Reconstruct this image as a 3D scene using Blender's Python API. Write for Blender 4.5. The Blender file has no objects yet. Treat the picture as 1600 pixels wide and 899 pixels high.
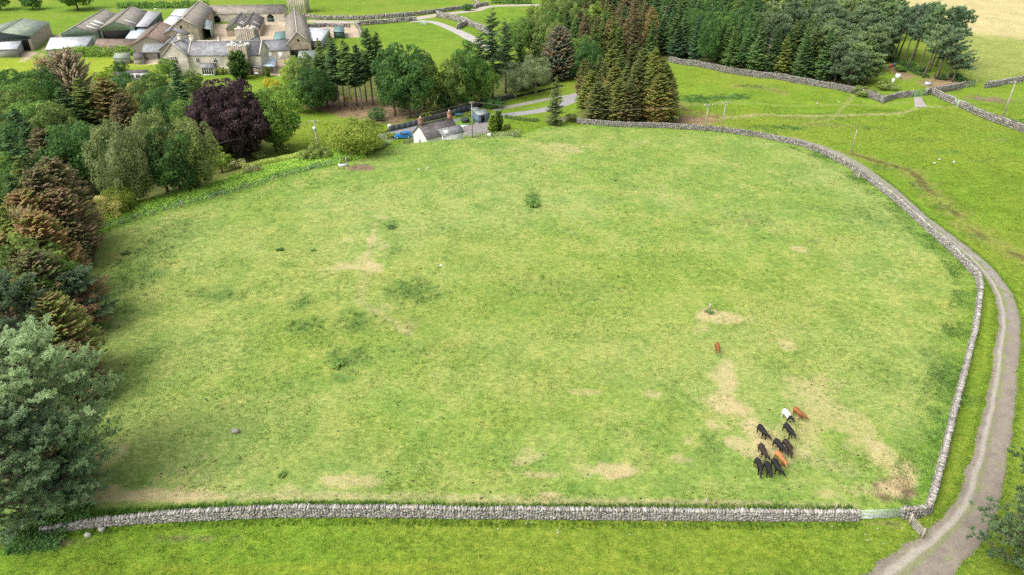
import bpy, math, random
import numpy as np
from mathutils import Vector

# ------------------------------------------------------------------ camera, sky, sun, exposure
SC = bpy.context.scene
CAMH, PITCH, FPX = 50.0, math.radians(30), 1067.0
cam_d = bpy.data.cameras.new('camera'); cam = bpy.data.objects.new('camera', cam_d); SC.collection.objects.link(cam)
cam.location = (0, 0, CAMH); cam.rotation_euler = (math.radians(60), 0, 0)
cam_d.sensor_width = 36; cam_d.lens = 36 * FPX / 1600; cam_d.clip_start = 0.5; cam_d.clip_end = 6000
SC.camera = cam
W = bpy.data.worlds.new('World'); SC.world = W; W.use_nodes = True
SUN_EL, SUN_AZ = math.radians(54), math.radians(-118)       # azimuth from +Y towards +X
nt = W.node_tree; bg = nt.nodes['Background']
sky = nt.nodes.new('ShaderNodeTexSky'); sky.sky_type = 'NISHITA'; sky.sun_disc = False
sky.sun_elevation = SUN_EL; sky.sun_rotation = SUN_AZ; sky.air_density = 1.0; sky.dust_density = 6.0; sky.ozone_density = 0.6
hs = nt.nodes.new('ShaderNodeHueSaturation'); hs.inputs['Saturation'].default_value = 0.35   # overcast: the sky is nearly white
nt.links.new(sky.outputs[0], hs.inputs['Color']); nt.links.new(hs.outputs[0], bg.inputs[0]); bg.inputs[1].default_value = 0.15
sd = bpy.data.lights.new('sun', 'SUN'); sun = bpy.data.objects.new('sun', sd); SC.collection.objects.link(sun)
sd.energy = 1.1; sd.angle = math.radians(50); sd.color = (1, 0.95, 0.86)
sdir = Vector((math.sin(SUN_AZ) * math.cos(SUN_EL), math.cos(SUN_AZ) * math.cos(SUN_EL), math.sin(SUN_EL)))
sun.rotation_euler = sdir.to_track_quat('Z', 'Y').to_euler(); sun.location = (0, 0, 200)
SC.view_settings.view_transform = 'Standard'; SC.view_settings.look = 'None'; SC.view_settings.gamma = 1
SC.view_settings.use_curve_mapping = False; SC.view_settings.exposure = 0.68
SC.render.engine = 'CYCLES'; SC.cycles.max_bounces = 5; SC.cycles.diffuse_bounces = 3; SC.cycles.transparent_max_bounces = 6
SC.cycles.use_denoising = False
try: SC.cycles.denoiser = 'OPENIMAGEDENOISE'
except Exception: pass

R = np.random.RandomState(7); random.seed(7)
# ------------------------------------------------------------------ terrain
def sstep(a, b, x):
    t = np.clip((x - a) / (b - a), 0, 1); return t * t * (3 - 2 * t)
BX = [-200, -110, -74, -67.8, -57, -47.9, -38.4, -29.5, -15, 1.5, 9.6, 40, 300]
BY = [40, 70, 101, 110, 120.6, 130.5, 139, 149.5, 153, 156, 166, 176, 190]
def hash2(ix, iy, s=0):
    n = (ix.astype(np.int64) * 374761393 + iy.astype(np.int64) * 668265263 + s * 1442695041) & 0xffffffff
    n = ((n ^ (n >> 13)) * 1274126177) & 0xffffffff
    return ((n ^ (n >> 16)) & 0xffff) / 65535.0
def vnoise(x, y, s=0):
    x = np.asarray(x, float); y = np.asarray(y, float)
    ix, iy = np.floor(x), np.floor(y); fx, fy = x - ix, y - iy
    fx = fx * fx * (3 - 2 * fx); fy = fy * fy * (3 - 2 * fy)
    a, b, c, d = hash2(ix, iy, s), hash2(ix + 1, iy, s), hash2(ix, iy + 1, s), hash2(ix + 1, iy + 1, s)
    return (a * (1 - fx) + b * fx) * (1 - fy) + (c * (1 - fx) + d * fx) * fy
def fbm(x, y, s=0, o=4):
    v = 0; a = .5; k = 1
    for i in range(o): v = v + a * vnoise(np.asarray(x) * k, np.asarray(y) * k, s + i); a *= .5; k *= 2.03
    return v / (1 - .5 ** o)
def T(x, y):
    x = np.asarray(x, float); y = np.asarray(y, float)
    d = (y - np.interp(x, BX, BY)) * .75 - np.interp(x, [-62, -40, -28, 4], [6.0, 5.0, .8, .8])
    wid = np.interp(x, [-60, -36, -28, 4, 30], [24, 20, 7, 7, 20])
    amp = np.interp(y, [90, 185, 225, 330, 450, 700], [5.5, 4.2, 3.0, 3.0, 1.0, -14])
    wx = 1 - sstep(12, 60, x) * (1 - sstep(300, 500, y))
    z = -amp * sstep(0, 1, d / wid) * wx
    z = z + .5 * np.exp(-((x + 2) / 62) ** 2 - ((y - 128) / 40) ** 2)
    z = z + .25 * np.sin(x * .055 + 1) * np.sin(y * .05) + .08 * np.sin(x * .23 + y * .05) * np.cos(y * .19)
    r = sstep(25, 60, x) * sstep(150, 185, y)
    z = z + r * (fbm(x / 17, y / 17, 5, 3) - .5) * 2.2
    g = sstep(110, 150, x) * sstep(230, 420, y)
    z = z + g * 10
    far = sstep(600, 1600, np.hypot(x, y))
    return z + far * 30 * fbm(x / 300, y / 300, 9, 3)
def ray(px, py):
    u, v = (px - 800) / FPX, (py - 449.5) / FPX
    return u, math.cos(PITCH) - v * math.sin(PITCH), -(math.sin(PITCH) + v * math.cos(PITCH))
TS = np.concatenate([np.arange(35, 200, .5), np.arange(200, 700, 1.5)])
def P(px, py, h=0.0, z=None):
    """where the line of sight through this pixel of the survey photograph meets the ground (or a level h metres above it)"""
    dx, dy, dz = ray(px, py)
    if z is not None:
        t = (z - CAMH) / dz; return Vector((dx * t, dy * t, z))
    g = CAMH + dz * TS - T(dx * TS, dy * TS) - h
    i = int(np.argmax(g <= 0)); 
    if g[i] > 0: i = len(TS) - 1
    a, b = (g[i - 1], g[i]); t = TS[i - 1] + (TS[i] - TS[i - 1]) * a / max(a - b, 1e-6)
    x, y = dx * t, dy * t
    return Vector((x, y, float(T(x, y))))
def PL(pts): return np.array([[p.x, p.y] for p in (P(*q) for q in pts)])
def smooth_path(pts, step):
    """resample a polyline as a Catmull-Rom curve with even spacing"""
    p = np.asarray(pts, float); q = np.vstack([2 * p[0] - p[1], p, 2 * p[-1] - p[-2]]); out = []
    for i in range(1, len(q) - 2):
        t = np.linspace(0, 1, 24, endpoint=False)[:, None]
        a, b, c, d = q[i - 1], q[i], q[i + 1], q[i + 2]
        out.append(.5 * (2 * b + (c - a) * t + (2 * a - 5 * b + 4 * c - d) * t * t + (3 * b - a - 3 * c + d) * t ** 3))
    out = np.vstack(out + [p[-1:]])
    return resample(out, step)
def resample(p, step):
    s = np.concatenate([[0], np.cumsum(np.hypot(*np.diff(p, axis=0).T))])
    n = max(2, int(s[-1] / step) + 1); t = np.linspace(0, s[-1], n)
    return np.stack([np.interp(t, s, p[:, 0]), np.interp(t, s, p[:, 1])], 1)
def dist_poly(x, y, pl):
    d = np.full(x.shape, 1e9)
    for a, b in zip(pl[:-1], pl[1:]):
        ab = b - a; L = (ab ** 2).sum()
        t = np.clip(((x - a[0]) * ab[0] + (y - a[1]) * ab[1]) / max(L, 1e-9), 0, 1)
        d = np.minimum(d, np.hypot(x - a[0] - t * ab[0], y - a[1] - t * ab[1]))
    return d
def inside(x, y, pl):
    r = np.zeros(x.shape, bool); n = len(pl)
    for i in range(n):
        x0, y0 = pl[i]; x1, y1 = pl[(i + 1) % n]
        c = ((y0 > y) != (y1 > y))
        with np.errstate(divide='ignore', invalid='ignore'):
            r ^= c & (x < (x1 - x0) * (y - y0) / (y1 - y0 + 1e-12) + x0)
    return r
def sdist(x, y, pl):
    cl = np.vstack([pl, pl[:1]]); d = dist_poly(x, y, cl)
    return np.where(inside(x, y, pl), d, -d)

# ------------------------------------------------------------------ mesh helpers
class MB:
    def __init__(s): s.V = []; s.L = []; s.N = []; s.C = []; s.M = []; s.n = 0
    def add(s, V, F, col=(1, 1, 1), m=0):
        V = np.asarray(V, float).reshape(-1, 3); k = len(V)
        if isinstance(F, np.ndarray):
            s.L.append((F + s.n).ravel()); s.N.append(np.full(len(F), F.shape[1]))
            s.M.append(np.full(len(F), m))
        else:
            s.L.append(np.array([i + s.n for f in F for i in f])); s.N.append(np.array([len(f) for f in F])); s.M.append(np.full(len(F), m))
        c = np.asarray(col, float)
        s.C.append(np.broadcast_to(c, (k, 3)) if c.ndim == 1 else c)
        s.V.append(V); s.n += k
    def hexa(s, c8, col=(1, 1, 1), m=0):
        s.add(c8, np.array([[0, 3, 2, 1], [4, 5, 6, 7], [0, 1, 5, 4], [1, 2, 6, 5], [2, 3, 7, 6], [3, 0, 4, 7]]), col, m)
    def box(s, c, d, yaw=0, col=(1, 1, 1), m=0, z0=None):
        x, y, z = c; a, b, h = d[0] / 2, d[1] / 2, d[2] / 2; cs, sn = math.cos(yaw), math.sin(yaw)
        pts = []
        for dz in (-h, h):
            for sx, sy in ((-1, -1), (1, -1), (1, 1), (-1, 1)):
                pts.append((x + sx * a * cs - sy * b * sn, y + sx * a * sn + sy * b * cs, z + dz))
        s.hexa(pts, col, m)
    def tube(s, pts, rad, n=6, col=(1, 1, 1), m=0, cap=True):
        pts = np.asarray(pts, float); k = len(pts); rad = np.broadcast_to(rad, (k,))
        d = np.gradient(pts, axis=0); d /= np.linalg.norm(d, axis=1)[:, None] + 1e-9
        ref = np.where(np.abs(d[:, 2:3]) > .9, np.array([[1., 0, 0]]), np.array([[0, 0, 1.]]))
        u = np.cross(d, ref); u /= np.linalg.norm(u, axis=1)[:, None] + 1e-9; w = np.cross(d, u)
        a = np.arange(n) / n * 2 * math.pi
        V = pts[:, None] + rad[:, None, None] * (u[:, None] * np.cos(a)[None, :, None] + w[:, None] * np.sin(a)[None, :, None])
        F = [[i * n + j, i * n + (j + 1) % n, (i + 1) * n + (j + 1) % n, (i + 1) * n + j] for i in range(k - 1) for j in range(n)]
        if cap: F += [list(range(n))[::-1], [(k - 1) * n + j for j in range(n)]]
        s.add(V.reshape(-1, 3), F, col, m)
    def ellipsoid(s, c, r, n=12, k=8, col=(1, 1, 1), m=0, jit=0):
        V = [(0, 0, 1)]; F = []
        for i in range(1, k):
            p = math.pi * i / k
            for j in range(n): q = 2 * math.pi * j / n; V.append((math.sin(p) * math.cos(q), math.sin(p) * math.sin(q), math.cos(p)))
        V.append((0, 0, -1)); e = len(V) - 1
        for j in range(n):
            F.append([0, 1 + j, 1 + (j + 1) % n]); F.append([e, e - n + (j + 1) % n, e - n + j])
            for i in range(k - 2): a = 1 + i * n; F.append([a + j, a + n + j, a + n + (j + 1) % n, a + (j + 1) % n])
        V = np.array(V)
        if jit: V = V * (1 + jit * (R.rand(len(V), 1) - .5))
        s.add(V * np.asarray(r) + np.asarray(c), F, col, m)
    def build(s, name, mats, parent=None, loc=None, smooth=False):
        me = bpy.data.meshes.new(name); V = np.concatenate(s.V)
        off = np.array(parent_loc(parent)) if parent is not None else (np.array(loc) if loc is not None else np.zeros(3))
        V = V - off; L = np.concatenate(s.L); N = np.concatenate(s.N)
        me.vertices.add(len(V)); me.vertices.foreach_set('co', V.ravel().astype(np.float32))
        me.loops.add(len(L)); me.loops.foreach_set('vertex_index', L.astype(np.int32))
        me.polygons.add(len(N)); me.polygons.foreach_set('loop_start', np.concatenate([[0], np.cumsum(N)[:-1]]).astype(np.int32))
        me.polygons.foreach_set('material_index', np.concatenate(s.M).astype(np.int32))
        if smooth: me.polygons.foreach_set('use_smooth', np.ones(len(N), bool))
        me.update(calc_edges=True)
        ca = me.attributes.new('Col', 'FLOAT_COLOR', 'POINT'); c = np.ones((len(V), 4), np.float32); c[:, :3] = np.concatenate(s.C)
        ca.data.foreach_set('color', c.ravel())
        for m in (mats if isinstance(mats, (list, tuple)) else [mats]): me.materials.append(m)
        o = bpy.data.objects.new(name, me); SC.collection.objects.link(o)
        if parent is not None: o.parent = parent
        elif loc is not None: o.location = loc
        return o
def parent_loc(p):
    v = Vector((0, 0, 0))
    while p is not None: v = v + Vector(p.location); p = p.parent
    return v
def tag(o, label=None, cat=None, group=None, kind=None):
    if label: o['label'] = label
    if cat: o['category'] = cat
    if group: o['group'] = group
    if kind: o['kind'] = kind
    return o
def empty(name, loc, label=None, cat=None, group=None):
    o = bpy.data.objects.new(name, None); SC.collection.objects.link(o); o.location = loc; o.empty_display_size = .3
    return tag(o, label, cat, group)
def copy_tree(o, parent=None):
    c = o.copy(); SC.collection.objects.link(c)
    if parent is not None: c.parent = parent
    for ch in KIDS.get(o.name, []): copy_tree(ch, c)
    return c
KIDS = {}

# ------------------------------------------------------------------ materials
def newmat(name, rough=.9, spec=.2):
    m = bpy.data.materials.new(name); m.use_nodes = True; b = m.node_tree.nodes['Principled BSDF']
    b.inputs['Roughness'].default_value = rough; b.inputs['Specular IOR Level'].default_value = spec
    return m, m.node_tree, b
def nd(t, typ, **kw):
    n = t.nodes.new(typ)
    for k, v in kw.items():
        if k.startswith('i_'): n.inputs[k[2:]].default_value = v
        else: setattr(n, k, v)
    return n
def ramp(t, fac, stops):
    r = t.nodes.new('ShaderNodeValToRGB'); e = r.color_ramp.elements
    while len(e) < len(stops): e.new(.5)
    for q, (p, c) in zip(e, stops): q.position = p; q.color = (*c, 1) if len(c) == 3 else c
    t.links.new(fac, r.inputs[0]); return r.outputs[0]
def mixc(t, fac, a, b, mode='MIX'):
    m = t.nodes.new('ShaderNodeMix'); m.data_type = 'RGBA'; m.blend_type = mode
    for s, v in ((m.inputs[0], fac), (m.inputs[6], a), (m.inputs[7], b)):
        if hasattr(v, 'links') or hasattr(v, 'is_linked'): t.links.new(v, s)
        else: s.default_value = v if not isinstance(v, tuple) else ((*v, 1) if len(v) == 3 else v)
    return m.outputs[2]
def noise(t, scale, detail=4, vec=None, rough=.6, out=0):
    n = nd(t, 'ShaderNodeTexNoise'); n.inputs['Scale'].default_value = scale; n.inputs['Detail'].default_value = detail; n.inputs['Roughness'].default_value = rough
    if vec is not None: t.links.new(vec, n.inputs['Vector'])
    return n.outputs[out]
def bump(t, b, h, dist=.05, strength=.6):
    n = nd(t, 'ShaderNodeBump'); n.inputs['Distance'].default_value = dist; n.inputs['Strength'].default_value = strength
    t.links.new(h, n.inputs['Height']); t.links.new(n.outputs[0], b.inputs['Normal'])
def mottle(name, c1, c2, scale=1.0, rough=.9, fine=8.0, bmp=.03, spec=.2, contrast=.16):
    """two colours mixed by patchy noise, with fine variation of value on top"""
    m, t, b = newmat(name, rough, spec); co = nd(t, 'ShaderNodeTexCoord').outputs['Object']
    f = ramp(t, noise(t, scale, 5, co), [(.5 - contrast, (0, 0, 0)), (.5 + contrast, (1, 1, 1))])
    c = mixc(t, f, c1, c2); n2 = noise(t, fine, 4, co)
    c = mixc(t, 1.0, c, ramp(t, n2, [(.25, (.62,) * 3), (.75, (1.35,) * 3)]), 'MULTIPLY')
    t.links.new(c, b.inputs['Base Color'])
    if bmp: bump(t, b, n2, bmp)
    return m
def paint(name, c, rough=.5, spec=.4, metal=0, v=.12):
    m, t, b = newmat(name, rough, spec); b.inputs['Metallic'].default_value = metal
    co = nd(t, 'ShaderNodeTexCoord').outputs['Object']; n = noise(t, 3, 5, co)
    k = ramp(t, n, [(.3, (1 - v,) * 3), (.7, (1 + v,) * 3)])
    t.links.new(mixc(t, 1.0, c, k, 'MULTIPLY'), b.inputs['Base Color']); return m
def stonework(name, c1, c2, mortar, s=1.6, rough=.95):
    """coursed rubble: brick texture warped a little, each stone its own tone"""
    m, t, b = newmat(name, rough, .15); co = nd(t, 'ShaderNodeTexCoord').outputs['Object']
    sx = nd(t, 'ShaderNodeSeparateXYZ'); t.links.new(co, sx.inputs[0])
    ad = nd(t, 'ShaderNodeMath', operation='ADD'); t.links.new(sx.outputs[0], ad.inputs[0]); t.links.new(sx.outputs[1], ad.inputs[1])
    cb = nd(t, 'ShaderNodeCombineXYZ'); t.links.new(ad.outputs[0], cb.inputs[0]); t.links.new(sx.outputs[2], cb.inputs[1])
    br = nd(t, 'ShaderNodeTexBrick'); t.links.new(cb.outputs[0], br.inputs[0])
    br.inputs['Scale'].default_value = s; br.inputs['Mortar Size'].default_value = .02; br.inputs['Bias'].default_value = 0
    br.inputs['Color1'].default_value = (*c1, 1); br.inputs['Color2'].default_value = (*c2, 1); br.inputs['Mortar'].default_value = (*mortar, 1)
    n = noise(t, .5, 6, co); k = ramp(t, n, [(.3, (.62, .62, .6)), (.7, (1.3, 1.27, 1.2))])
    c = mixc(t, 1.0, br.outputs[0], k, 'MULTIPLY')
    c = mixc(t, 1.0, c, ramp(t, noise(t, 4, 3, co), [(.3, (.7,) * 3), (.7, (1.25,) * 3)]), 'MULTIPLY')
    t.links.new(c, b.inputs['Base Color']); return m
def roofing(name, c1, c2, lichen, la=.6, rough=.85, course=3.0):
    m, t, b = newmat(name, rough, .25); co = nd(t, 'ShaderNodeTexCoord').outputs['Object']
    v = nd(t, 'ShaderNodeTexVoronoi'); v.inputs['Scale'].default_value = 1.6; t.links.new(co, v.inputs['Vector'])
    sp = nd(t, 'ShaderNodeSeparateColor'); t.links.new(v.outputs['Color'], sp.inputs[0])
    c = mixc(t, sp.outputs[0], c1, c2)
    f = ramp(t, noise(t, .35, 7, co, .7), [(la, (0, 0, 0)), (la + .14, (1, 1, 1))])
    c = mixc(t, f, c, lichen)
    c = mixc(t, 1.0, c, ramp(t, noise(t, 5, 4, co), [(.25, (.65,) * 3), (.75, (1.3,) * 3)]), 'MULTIPLY'); c = mixc(t, 1.0, c, ramp(t, noise(t, .45, 6, co, .75), [(.3, (.62, .60, .58)), (.7, (1.25, 1.25, 1.22))]), 'MULTIPLY')
    t.links.new(c, b.inputs['Base Color'])
    w = nd(t, 'ShaderNodeTexWave'); w.bands_direction = 'Z'; w.inputs['Scale'].default_value = course; t.links.new(co, w.inputs[0])
    bump(t, b, w.outputs[0], .03, .5); return m
def tin(name, c1, c2, la=.62, rough=.45):
    m, t, b = newmat(name, rough, .5); b.inputs['Metallic'].default_value = .15
    co = nd(t, 'ShaderNodeTexCoord').outputs['Object']
    f = ramp(t, noise(t, .22, 8, co, .72), [(la, (0, 0, 0)), (la + .12, (1, 1, 1))])
    c = mixc(t, f, c1, c2); c = mixc(t, 1.0, c, ramp(t, noise(t, 3, 4, co), [(.3, (.82,) * 3), (.7, (1.12,) * 3)]), 'MULTIPLY'); c = mixc(t, 1.0, c, ramp(t, noise(t, .35, 6, co, .75), [(.32, (.66, .66, .66)), (.62, (1.12,) * 3)]), 'MULTIPLY')
    t.links.new(c, b.inputs['Base Color'])
    w = nd(t, 'ShaderNodeTexWave'); w.bands_direction = 'X'; w.inputs['Scale'].default_value = 2.2; t.links.new(co, w.inputs[0])
    bump(t, b, w.outputs[0], .04, .6); return m
# foliage: colour comes from each leaf's own colour, a little variation from plant to plant
def foliage_mat(name='foliage', trans=.32, var=.24, gain=1.0):
    m, t, b = newmat(name, .75, .15); at = nd(t, 'ShaderNodeAttribute', attribute_name='Col')
    oi = nd(t, 'ShaderNodeObjectInfo'); k = ramp(t, oi.outputs['Random'], [(0, ((1 - var) * gain,) * 3), (.5, (gain,) * 3), (1, ((1 + var * 1.3) * gain, (1 + var) * gain, (1 - var * .3) * gain))])
    c = mixc(t, 1.0, at.outputs['Color'], k, 'MULTIPLY'); t.links.new(c, b.inputs['Base Color'])
    tr = nd(t, 'ShaderNodeBsdfTranslucent'); t.links.new(c, tr.inputs[0]); mx = nd(t, 'ShaderNodeMixShader'); mx.inputs[0].default_value = trans
    t.links.new(b.outputs[0], mx.inputs[1]); t.links.new(tr.outputs[0], mx.inputs[2]); t.links.new(mx.outputs[0], t.nodes['Material Output'].inputs[0])
    return m
FOL = foliage_mat(gain=2.1, trans=.42)
GRASSM = foliage_mat('grass_blades', .3, 0)
def colmat(name, rough=.95, bm=.05, fine=6, spec=.15, lo=.6, hi=1.35):
    m, t, b = newmat(name, rough, spec); at = nd(t, 'ShaderNodeAttribute', attribute_name='Col')
    co = nd(t, 'ShaderNodeTexCoord').outputs['Object']; n = noise(t, fine, 4, co)
    t.links.new(mixc(t, 1.0, at.outputs['Color'], ramp(t, n, [(.25, (lo,) * 3), (.75, (hi,) * 3)]), 'MULTIPLY'), b.inputs['Base Color'])
    if bm: bump(t, b, n, bm)
    return m
STONE = colmat('dry_stone')
BARK = mottle('bark', (.10, .075, .055), (.17, .14, .11), 2)
BARKG = mottle('pale_bark', (.27, .24, .2), (.16, .135, .11), 1.5)
# ------------------------------------------------------------------ ground: one sheet to the horizon
FIELD_PX = [(118, 520), (100, 420), (95, 383), (200, 346), (330, 311), (430, 281), (520, 256), (600, 228), (700, 216), (810, 212), (860, 195), (1000, 199), (1105, 204), (1190, 214),
            (1255, 228), (1330, 264), (1400, 316), (1460, 370), (1530, 440), (1522, 520), (1490, 640), (1466, 740), (1450, 802), (1410, 809), (1200, 808), (1000, 806), (800, 806), (550, 805), (420, 804),
            (300, 808), (200, 815), (60, 832), (-150, 850), (-150, 600)]
FIELD = PL(FIELD_PX)
WOODS = [PL(q) for q in (
    [(-300, 300), (-100, 120), (60, 130), (200, 120), (330, 130), (440, 190), (420, 240), (340, 282), (240, 322), (150, 350), (100, 375), (100, 480), (125, 560), (150, 700), (130, 790), (-300, 830)],
    [(470, 165), (440, 140), (520, 110), (700, 140), (790, 130), (720, 172), (600, 195), (540, 180)],
    [(700, 170), (780, 110), (870, 60), (1000, 20), (1250, 18), (1368, 60), (1385, 108), (1345, 143), (1260, 131), (1150, 116), (1048, 96), (930, 108), (880, 128), (790, 150)],
    [(905, 192), (905, 170), (1050, 170), (1055, 197), (1000, 198)])]
LITTER = [PL(q) for q in ([(478, 165), (510, 150), (600, 155), (660, 175), (640, 190), (590, 192), (540, 182)], [(1435, 128), (1470, 118), (1520, 130), (1490, 137), (1445, 136)], [(1365, 97), (1380, 95), (1430, 118), (1415, 124)],
                          [(1050, 186), (1058, 180), (1130, 182), (1100, 198), (1060, 197)])]
HAY = PL([(1360, -20), (1760, -20), (1760, 70), (1600, 62), (1510, 52), (1440, 48), (1380, 30)])
HAY2 = PL([(1440, 45), (1760, 60), (1760, 128), (1600, 118), (1520, 126), (1490, 100)])
YARD = [PL(q) for q in ([(328, 66), (330, 38), (362, 38), (372, 48), (400, 40), (408, 28), (446, 34), (446, 66), (400, 74), (410, 112), (395, 118), (388, 60)],
                        [(60, 92), (84, 58), (120, 42), (128, 55), (70, 78)], [(120, 62), (180, 48), (215, 62), (160, 72)], [(30, 80), (60, 82), (46, 92), (36, 96)], [(500, 42), (560, 38), (562, 58), (505, 60)],
                        [(408, 110), (450, 80), (455, 118), (420, 118)], [(205, 96), (300, 88), (296, 97), (215, 101)])]
LANE_PX = [(480, 33), (540, 35), (600, 32), (650, 29), (690, 23), (740, 17), (770, 10), (850, 8)]
COTTAGE_YARD = PL([(596, 214), (632, 200), (716, 200), (735, 188), (766, 186), (772, 206), (745, 212), (700, 211), (640, 215), (606, 220)])
LAWN = PL([(-30, 92), (60, 92), (250, 92), (255, 100), (150, 112), (-30, 112)])
BANK = PL([(95, 383), (150, 345), (240, 318), (340, 282), (420, 240), (470, 250), (560, 240), (600, 228), (520, 256), (430, 281), (330, 311), (200, 346)])
def B(px, py, rx, ry, v=1.0):
    c = P(px, py); a = P(px + rx, py); b = P(px, py - ry)
    return (c.x, c.y, abs(a.x - c.x), abs(b.y - c.y), v)
DRY = [B(*q) for q in ((1150, 640, 40, 20, 1.0), (1110, 662, 38, 16, .8), (1172, 668, 26, 22, 1.0), (1150, 692, 26, 14, .9), (1185, 702, 34, 14, .9), (1075, 690, 26, 16, .6), (1062, 716, 26, 16, .6), (1225, 690, 50, 26, .5), (1240, 600, 24, 30, .5), (1278, 622, 26, 40, .6), (1120, 495, 42, 10, .95), (1105, 515, 34, 9, .5), (1130, 590, 24, 22, .7),
    (1232, 540, 16, 10, .7), (1250, 390, 10, 5, .6), (1210, 520, 70, 24, .25), (1290, 640, 50, 60, .5), (1262, 670, 34, 20, .55), (1405, 742, 34, 34, 1.2), (1380, 720, 40, 26, .8), (1340, 770, 60, 14, .5), (1330, 700, 70, 30, .35), (1390, 765, 38, 22, 1.1),
    (960, 738, 52, 12, .9), (840, 715, 36, 14, .7), (842, 742, 44, 8, .75), (545, 750, 46, 10, .7), (860, 773, 26, 5, 1.0), (905, 612, 26, 6, .6), (1010, 616, 20, 6, .6), (700, 776, 60, 5, .5), (480, 778, 90, 6, .6),
    (190, 775, 120, 14, 1.0), (175, 700, 30, 24, .5), (300, 780, 80, 9, .8), (620, 780, 90, 5, .55), (1000, 782, 120, 5, .35), (700, 735, 120, 18, .25), (560, 418, 32, 8, .75), (578, 380, 7, 36, .55), (600, 385, 9, 6, .4),
    (540, 375, 12, 8, .4), (605, 482, 22, 10, .45), (640, 500, 26, 16, .5), (690, 450, 10, 20, .4), (600, 340, 20, 3, .5), (790, 590, 100, 16, .12), (900, 640, 240, 60, .1), (1150, 330, 200, 60, .16), (860, 240, 60, 20, .3), (1430, 640, 60, 80, .22),
    (880, 230, 28, 10, .5), (940, 225, 60, 14, .2), (450, 765, 30, 10, .5), (270, 740, 60, 26, .3), (500, 430, 26, 8, .3), (1040, 600, 120, 40, .12))]
DARKG = [B(*q) for q in ((645, 455, 42, 18, .8), (350, 462, 40, 11, .75), (310, 457, 18, 8, .55), (470, 472, 20, 12, .7), (480, 510, 34, 12, .75), (560, 505, 40, 16, .7), (545, 560, 36, 22, .75), (542, 592, 20, 10, .9), (527, 568, 10, 9, 1.0),
    (612, 352, 10, 6, .8), (834, 312, 11, 14, 1.0), (1350, 340, 40, 12, .5), (1270, 378, 10, 5, .5), (1385, 590, 50, 22, .3), (1180, 345, 30, 10, .3), (620, 392, 20, 6, .3), (150, 480, 60, 120, .55), (165, 640, 40, 90, .45),  # tall patches beside the left wood paint its tree shade into the turf
    (890, 450, 100, 22, .3), (1480, 590, 24, 40, .5), (1462, 650, 16, 22, .5), (1110, 700, 20, 20, .5), (640, 545, 50, 10, .3), (1090, 155, 30, 6, 1.1), (1130, 153, 44, 5, 1.1), (1235, 200, 24, 3, 1.0), (1212, 200, 40, 5, .6), (1160, 152, 14, 4, 1.0), (1200, 210, 14, 4, .8), (1590, 190, 16, 6, .8),
    (1045, 165, 10, 12, .7), (40, 850, 60, 16, .8), (110, 822, 26, 8, .8), (1207, 796, 16, 4, .8), (1385, 262, 24, 4, .7), (1440, 292, 14, 8, .6), (1475, 325, 12, 6, .7), (1530, 370, 22, 6, .6), (1480, 238, 24, 4, .5), (1540, 250, 30, 5, .3), (1420, 220, 40, 4, .3), (1360, 200, 30, 3, .4), (1180, 136, 24, 3, .6))]
SOIL = [B(*q) for q in ((560, 262, 34, 5, 1.1), (1108, 488, 12, 5, .8), (1400, 768, 24, 16, 1.1), (1412, 752, 12, 10, 1.0), (1385, 775, 16, 8, .9), (970, 742, 24, 7, .45), (1215, 700, 22, 14, .3), (300, 842, 60, 3, .6), (90, 848, 40, 7, .8), (1380, 818, 34, 4, .5), (1550, 156, 36, 6, .9), (1560, 218, 20, 3, .3), (860, 776, 12, 3, .5),
    (1460, 845, 30, 14, .4), (1270, 186, 60, 3, .3), (1300, 196, 50, 3, .3), (1070, 190, 30, 6, .7), (368, 675, 9, 3, .5), (700, 178, 40, 5, .5))]
YEL = [B(*q) for q in ((900, 130, 900, 60, .2), (760, 470, 900, 120, .25), (1450, 230, 200, 80, .12), (1250, 860, 80, 30, .4), (500, 890, 500, 12, .5))]
def blobs(x, y, bl, seed, s=2.2, edge=.9):
    m = np.zeros(x.shape); n = (fbm(x / s, y / s, seed, 4) - .5) * edge * 2
    for cx, cy, rx, ry, v in bl:
        q = np.hypot((x - cx) / rx, (y - cy) / ry); k = q < 2.2
        if k.any(): m[k] = np.maximum(m[k], v * sstep(1.35, .35, q[k] + n[k]))
    return m
def trail(x, y, px, w, seed=3):
    d = dist_poly(x, y, PL(px)) + (fbm(x / 1.5, y / 1.5, seed, 3) - .5) * w
    return sstep(w, w * .3, d)
GULLY = [[(1330, 240), (1370, 252), (1405, 262), (1425, 268), (1443, 290), (1460, 305), (1470, 318), (1495, 335)], [(1510, 352), (1520, 358), (1545, 375), (1580, 395), (1620, 412)], [(1150, 135), (1190, 137), (1222, 146)],
         [(1060, 160), (1070, 172), (1100, 178), (1120, 184)], [(1100, 196), (1150, 204), (1210, 214), (1240, 218)]]
TRAILS = [([(1128, 184), (1180, 180), (1250, 181), (1330, 180), (1400, 178), (1428, 171)], 1.5, .5), ([(1335, 148), (1300, 186), (1250, 195)], .8, .25), ([(1440, 168), (1500, 168)], 1.0, .3),
          ([(120, 774), (400, 775), (700, 778), (900, 783), (1100, 788), (1330, 792)], .8, .45), ([(700, 786), (900, 786), (1200, 786)], .4, .45), ([(980, 160), (1060, 163), (1250, 166), (1420, 160)], .8, .2),
          ([(585, 350), (580, 400), (560, 470), (640, 520)], .9, .28), ([(1130, 575), (1140, 620), (1200, 690), (1330, 740)], 1.3, .3)]
C3 = lambda *a: np.array(a)
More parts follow.
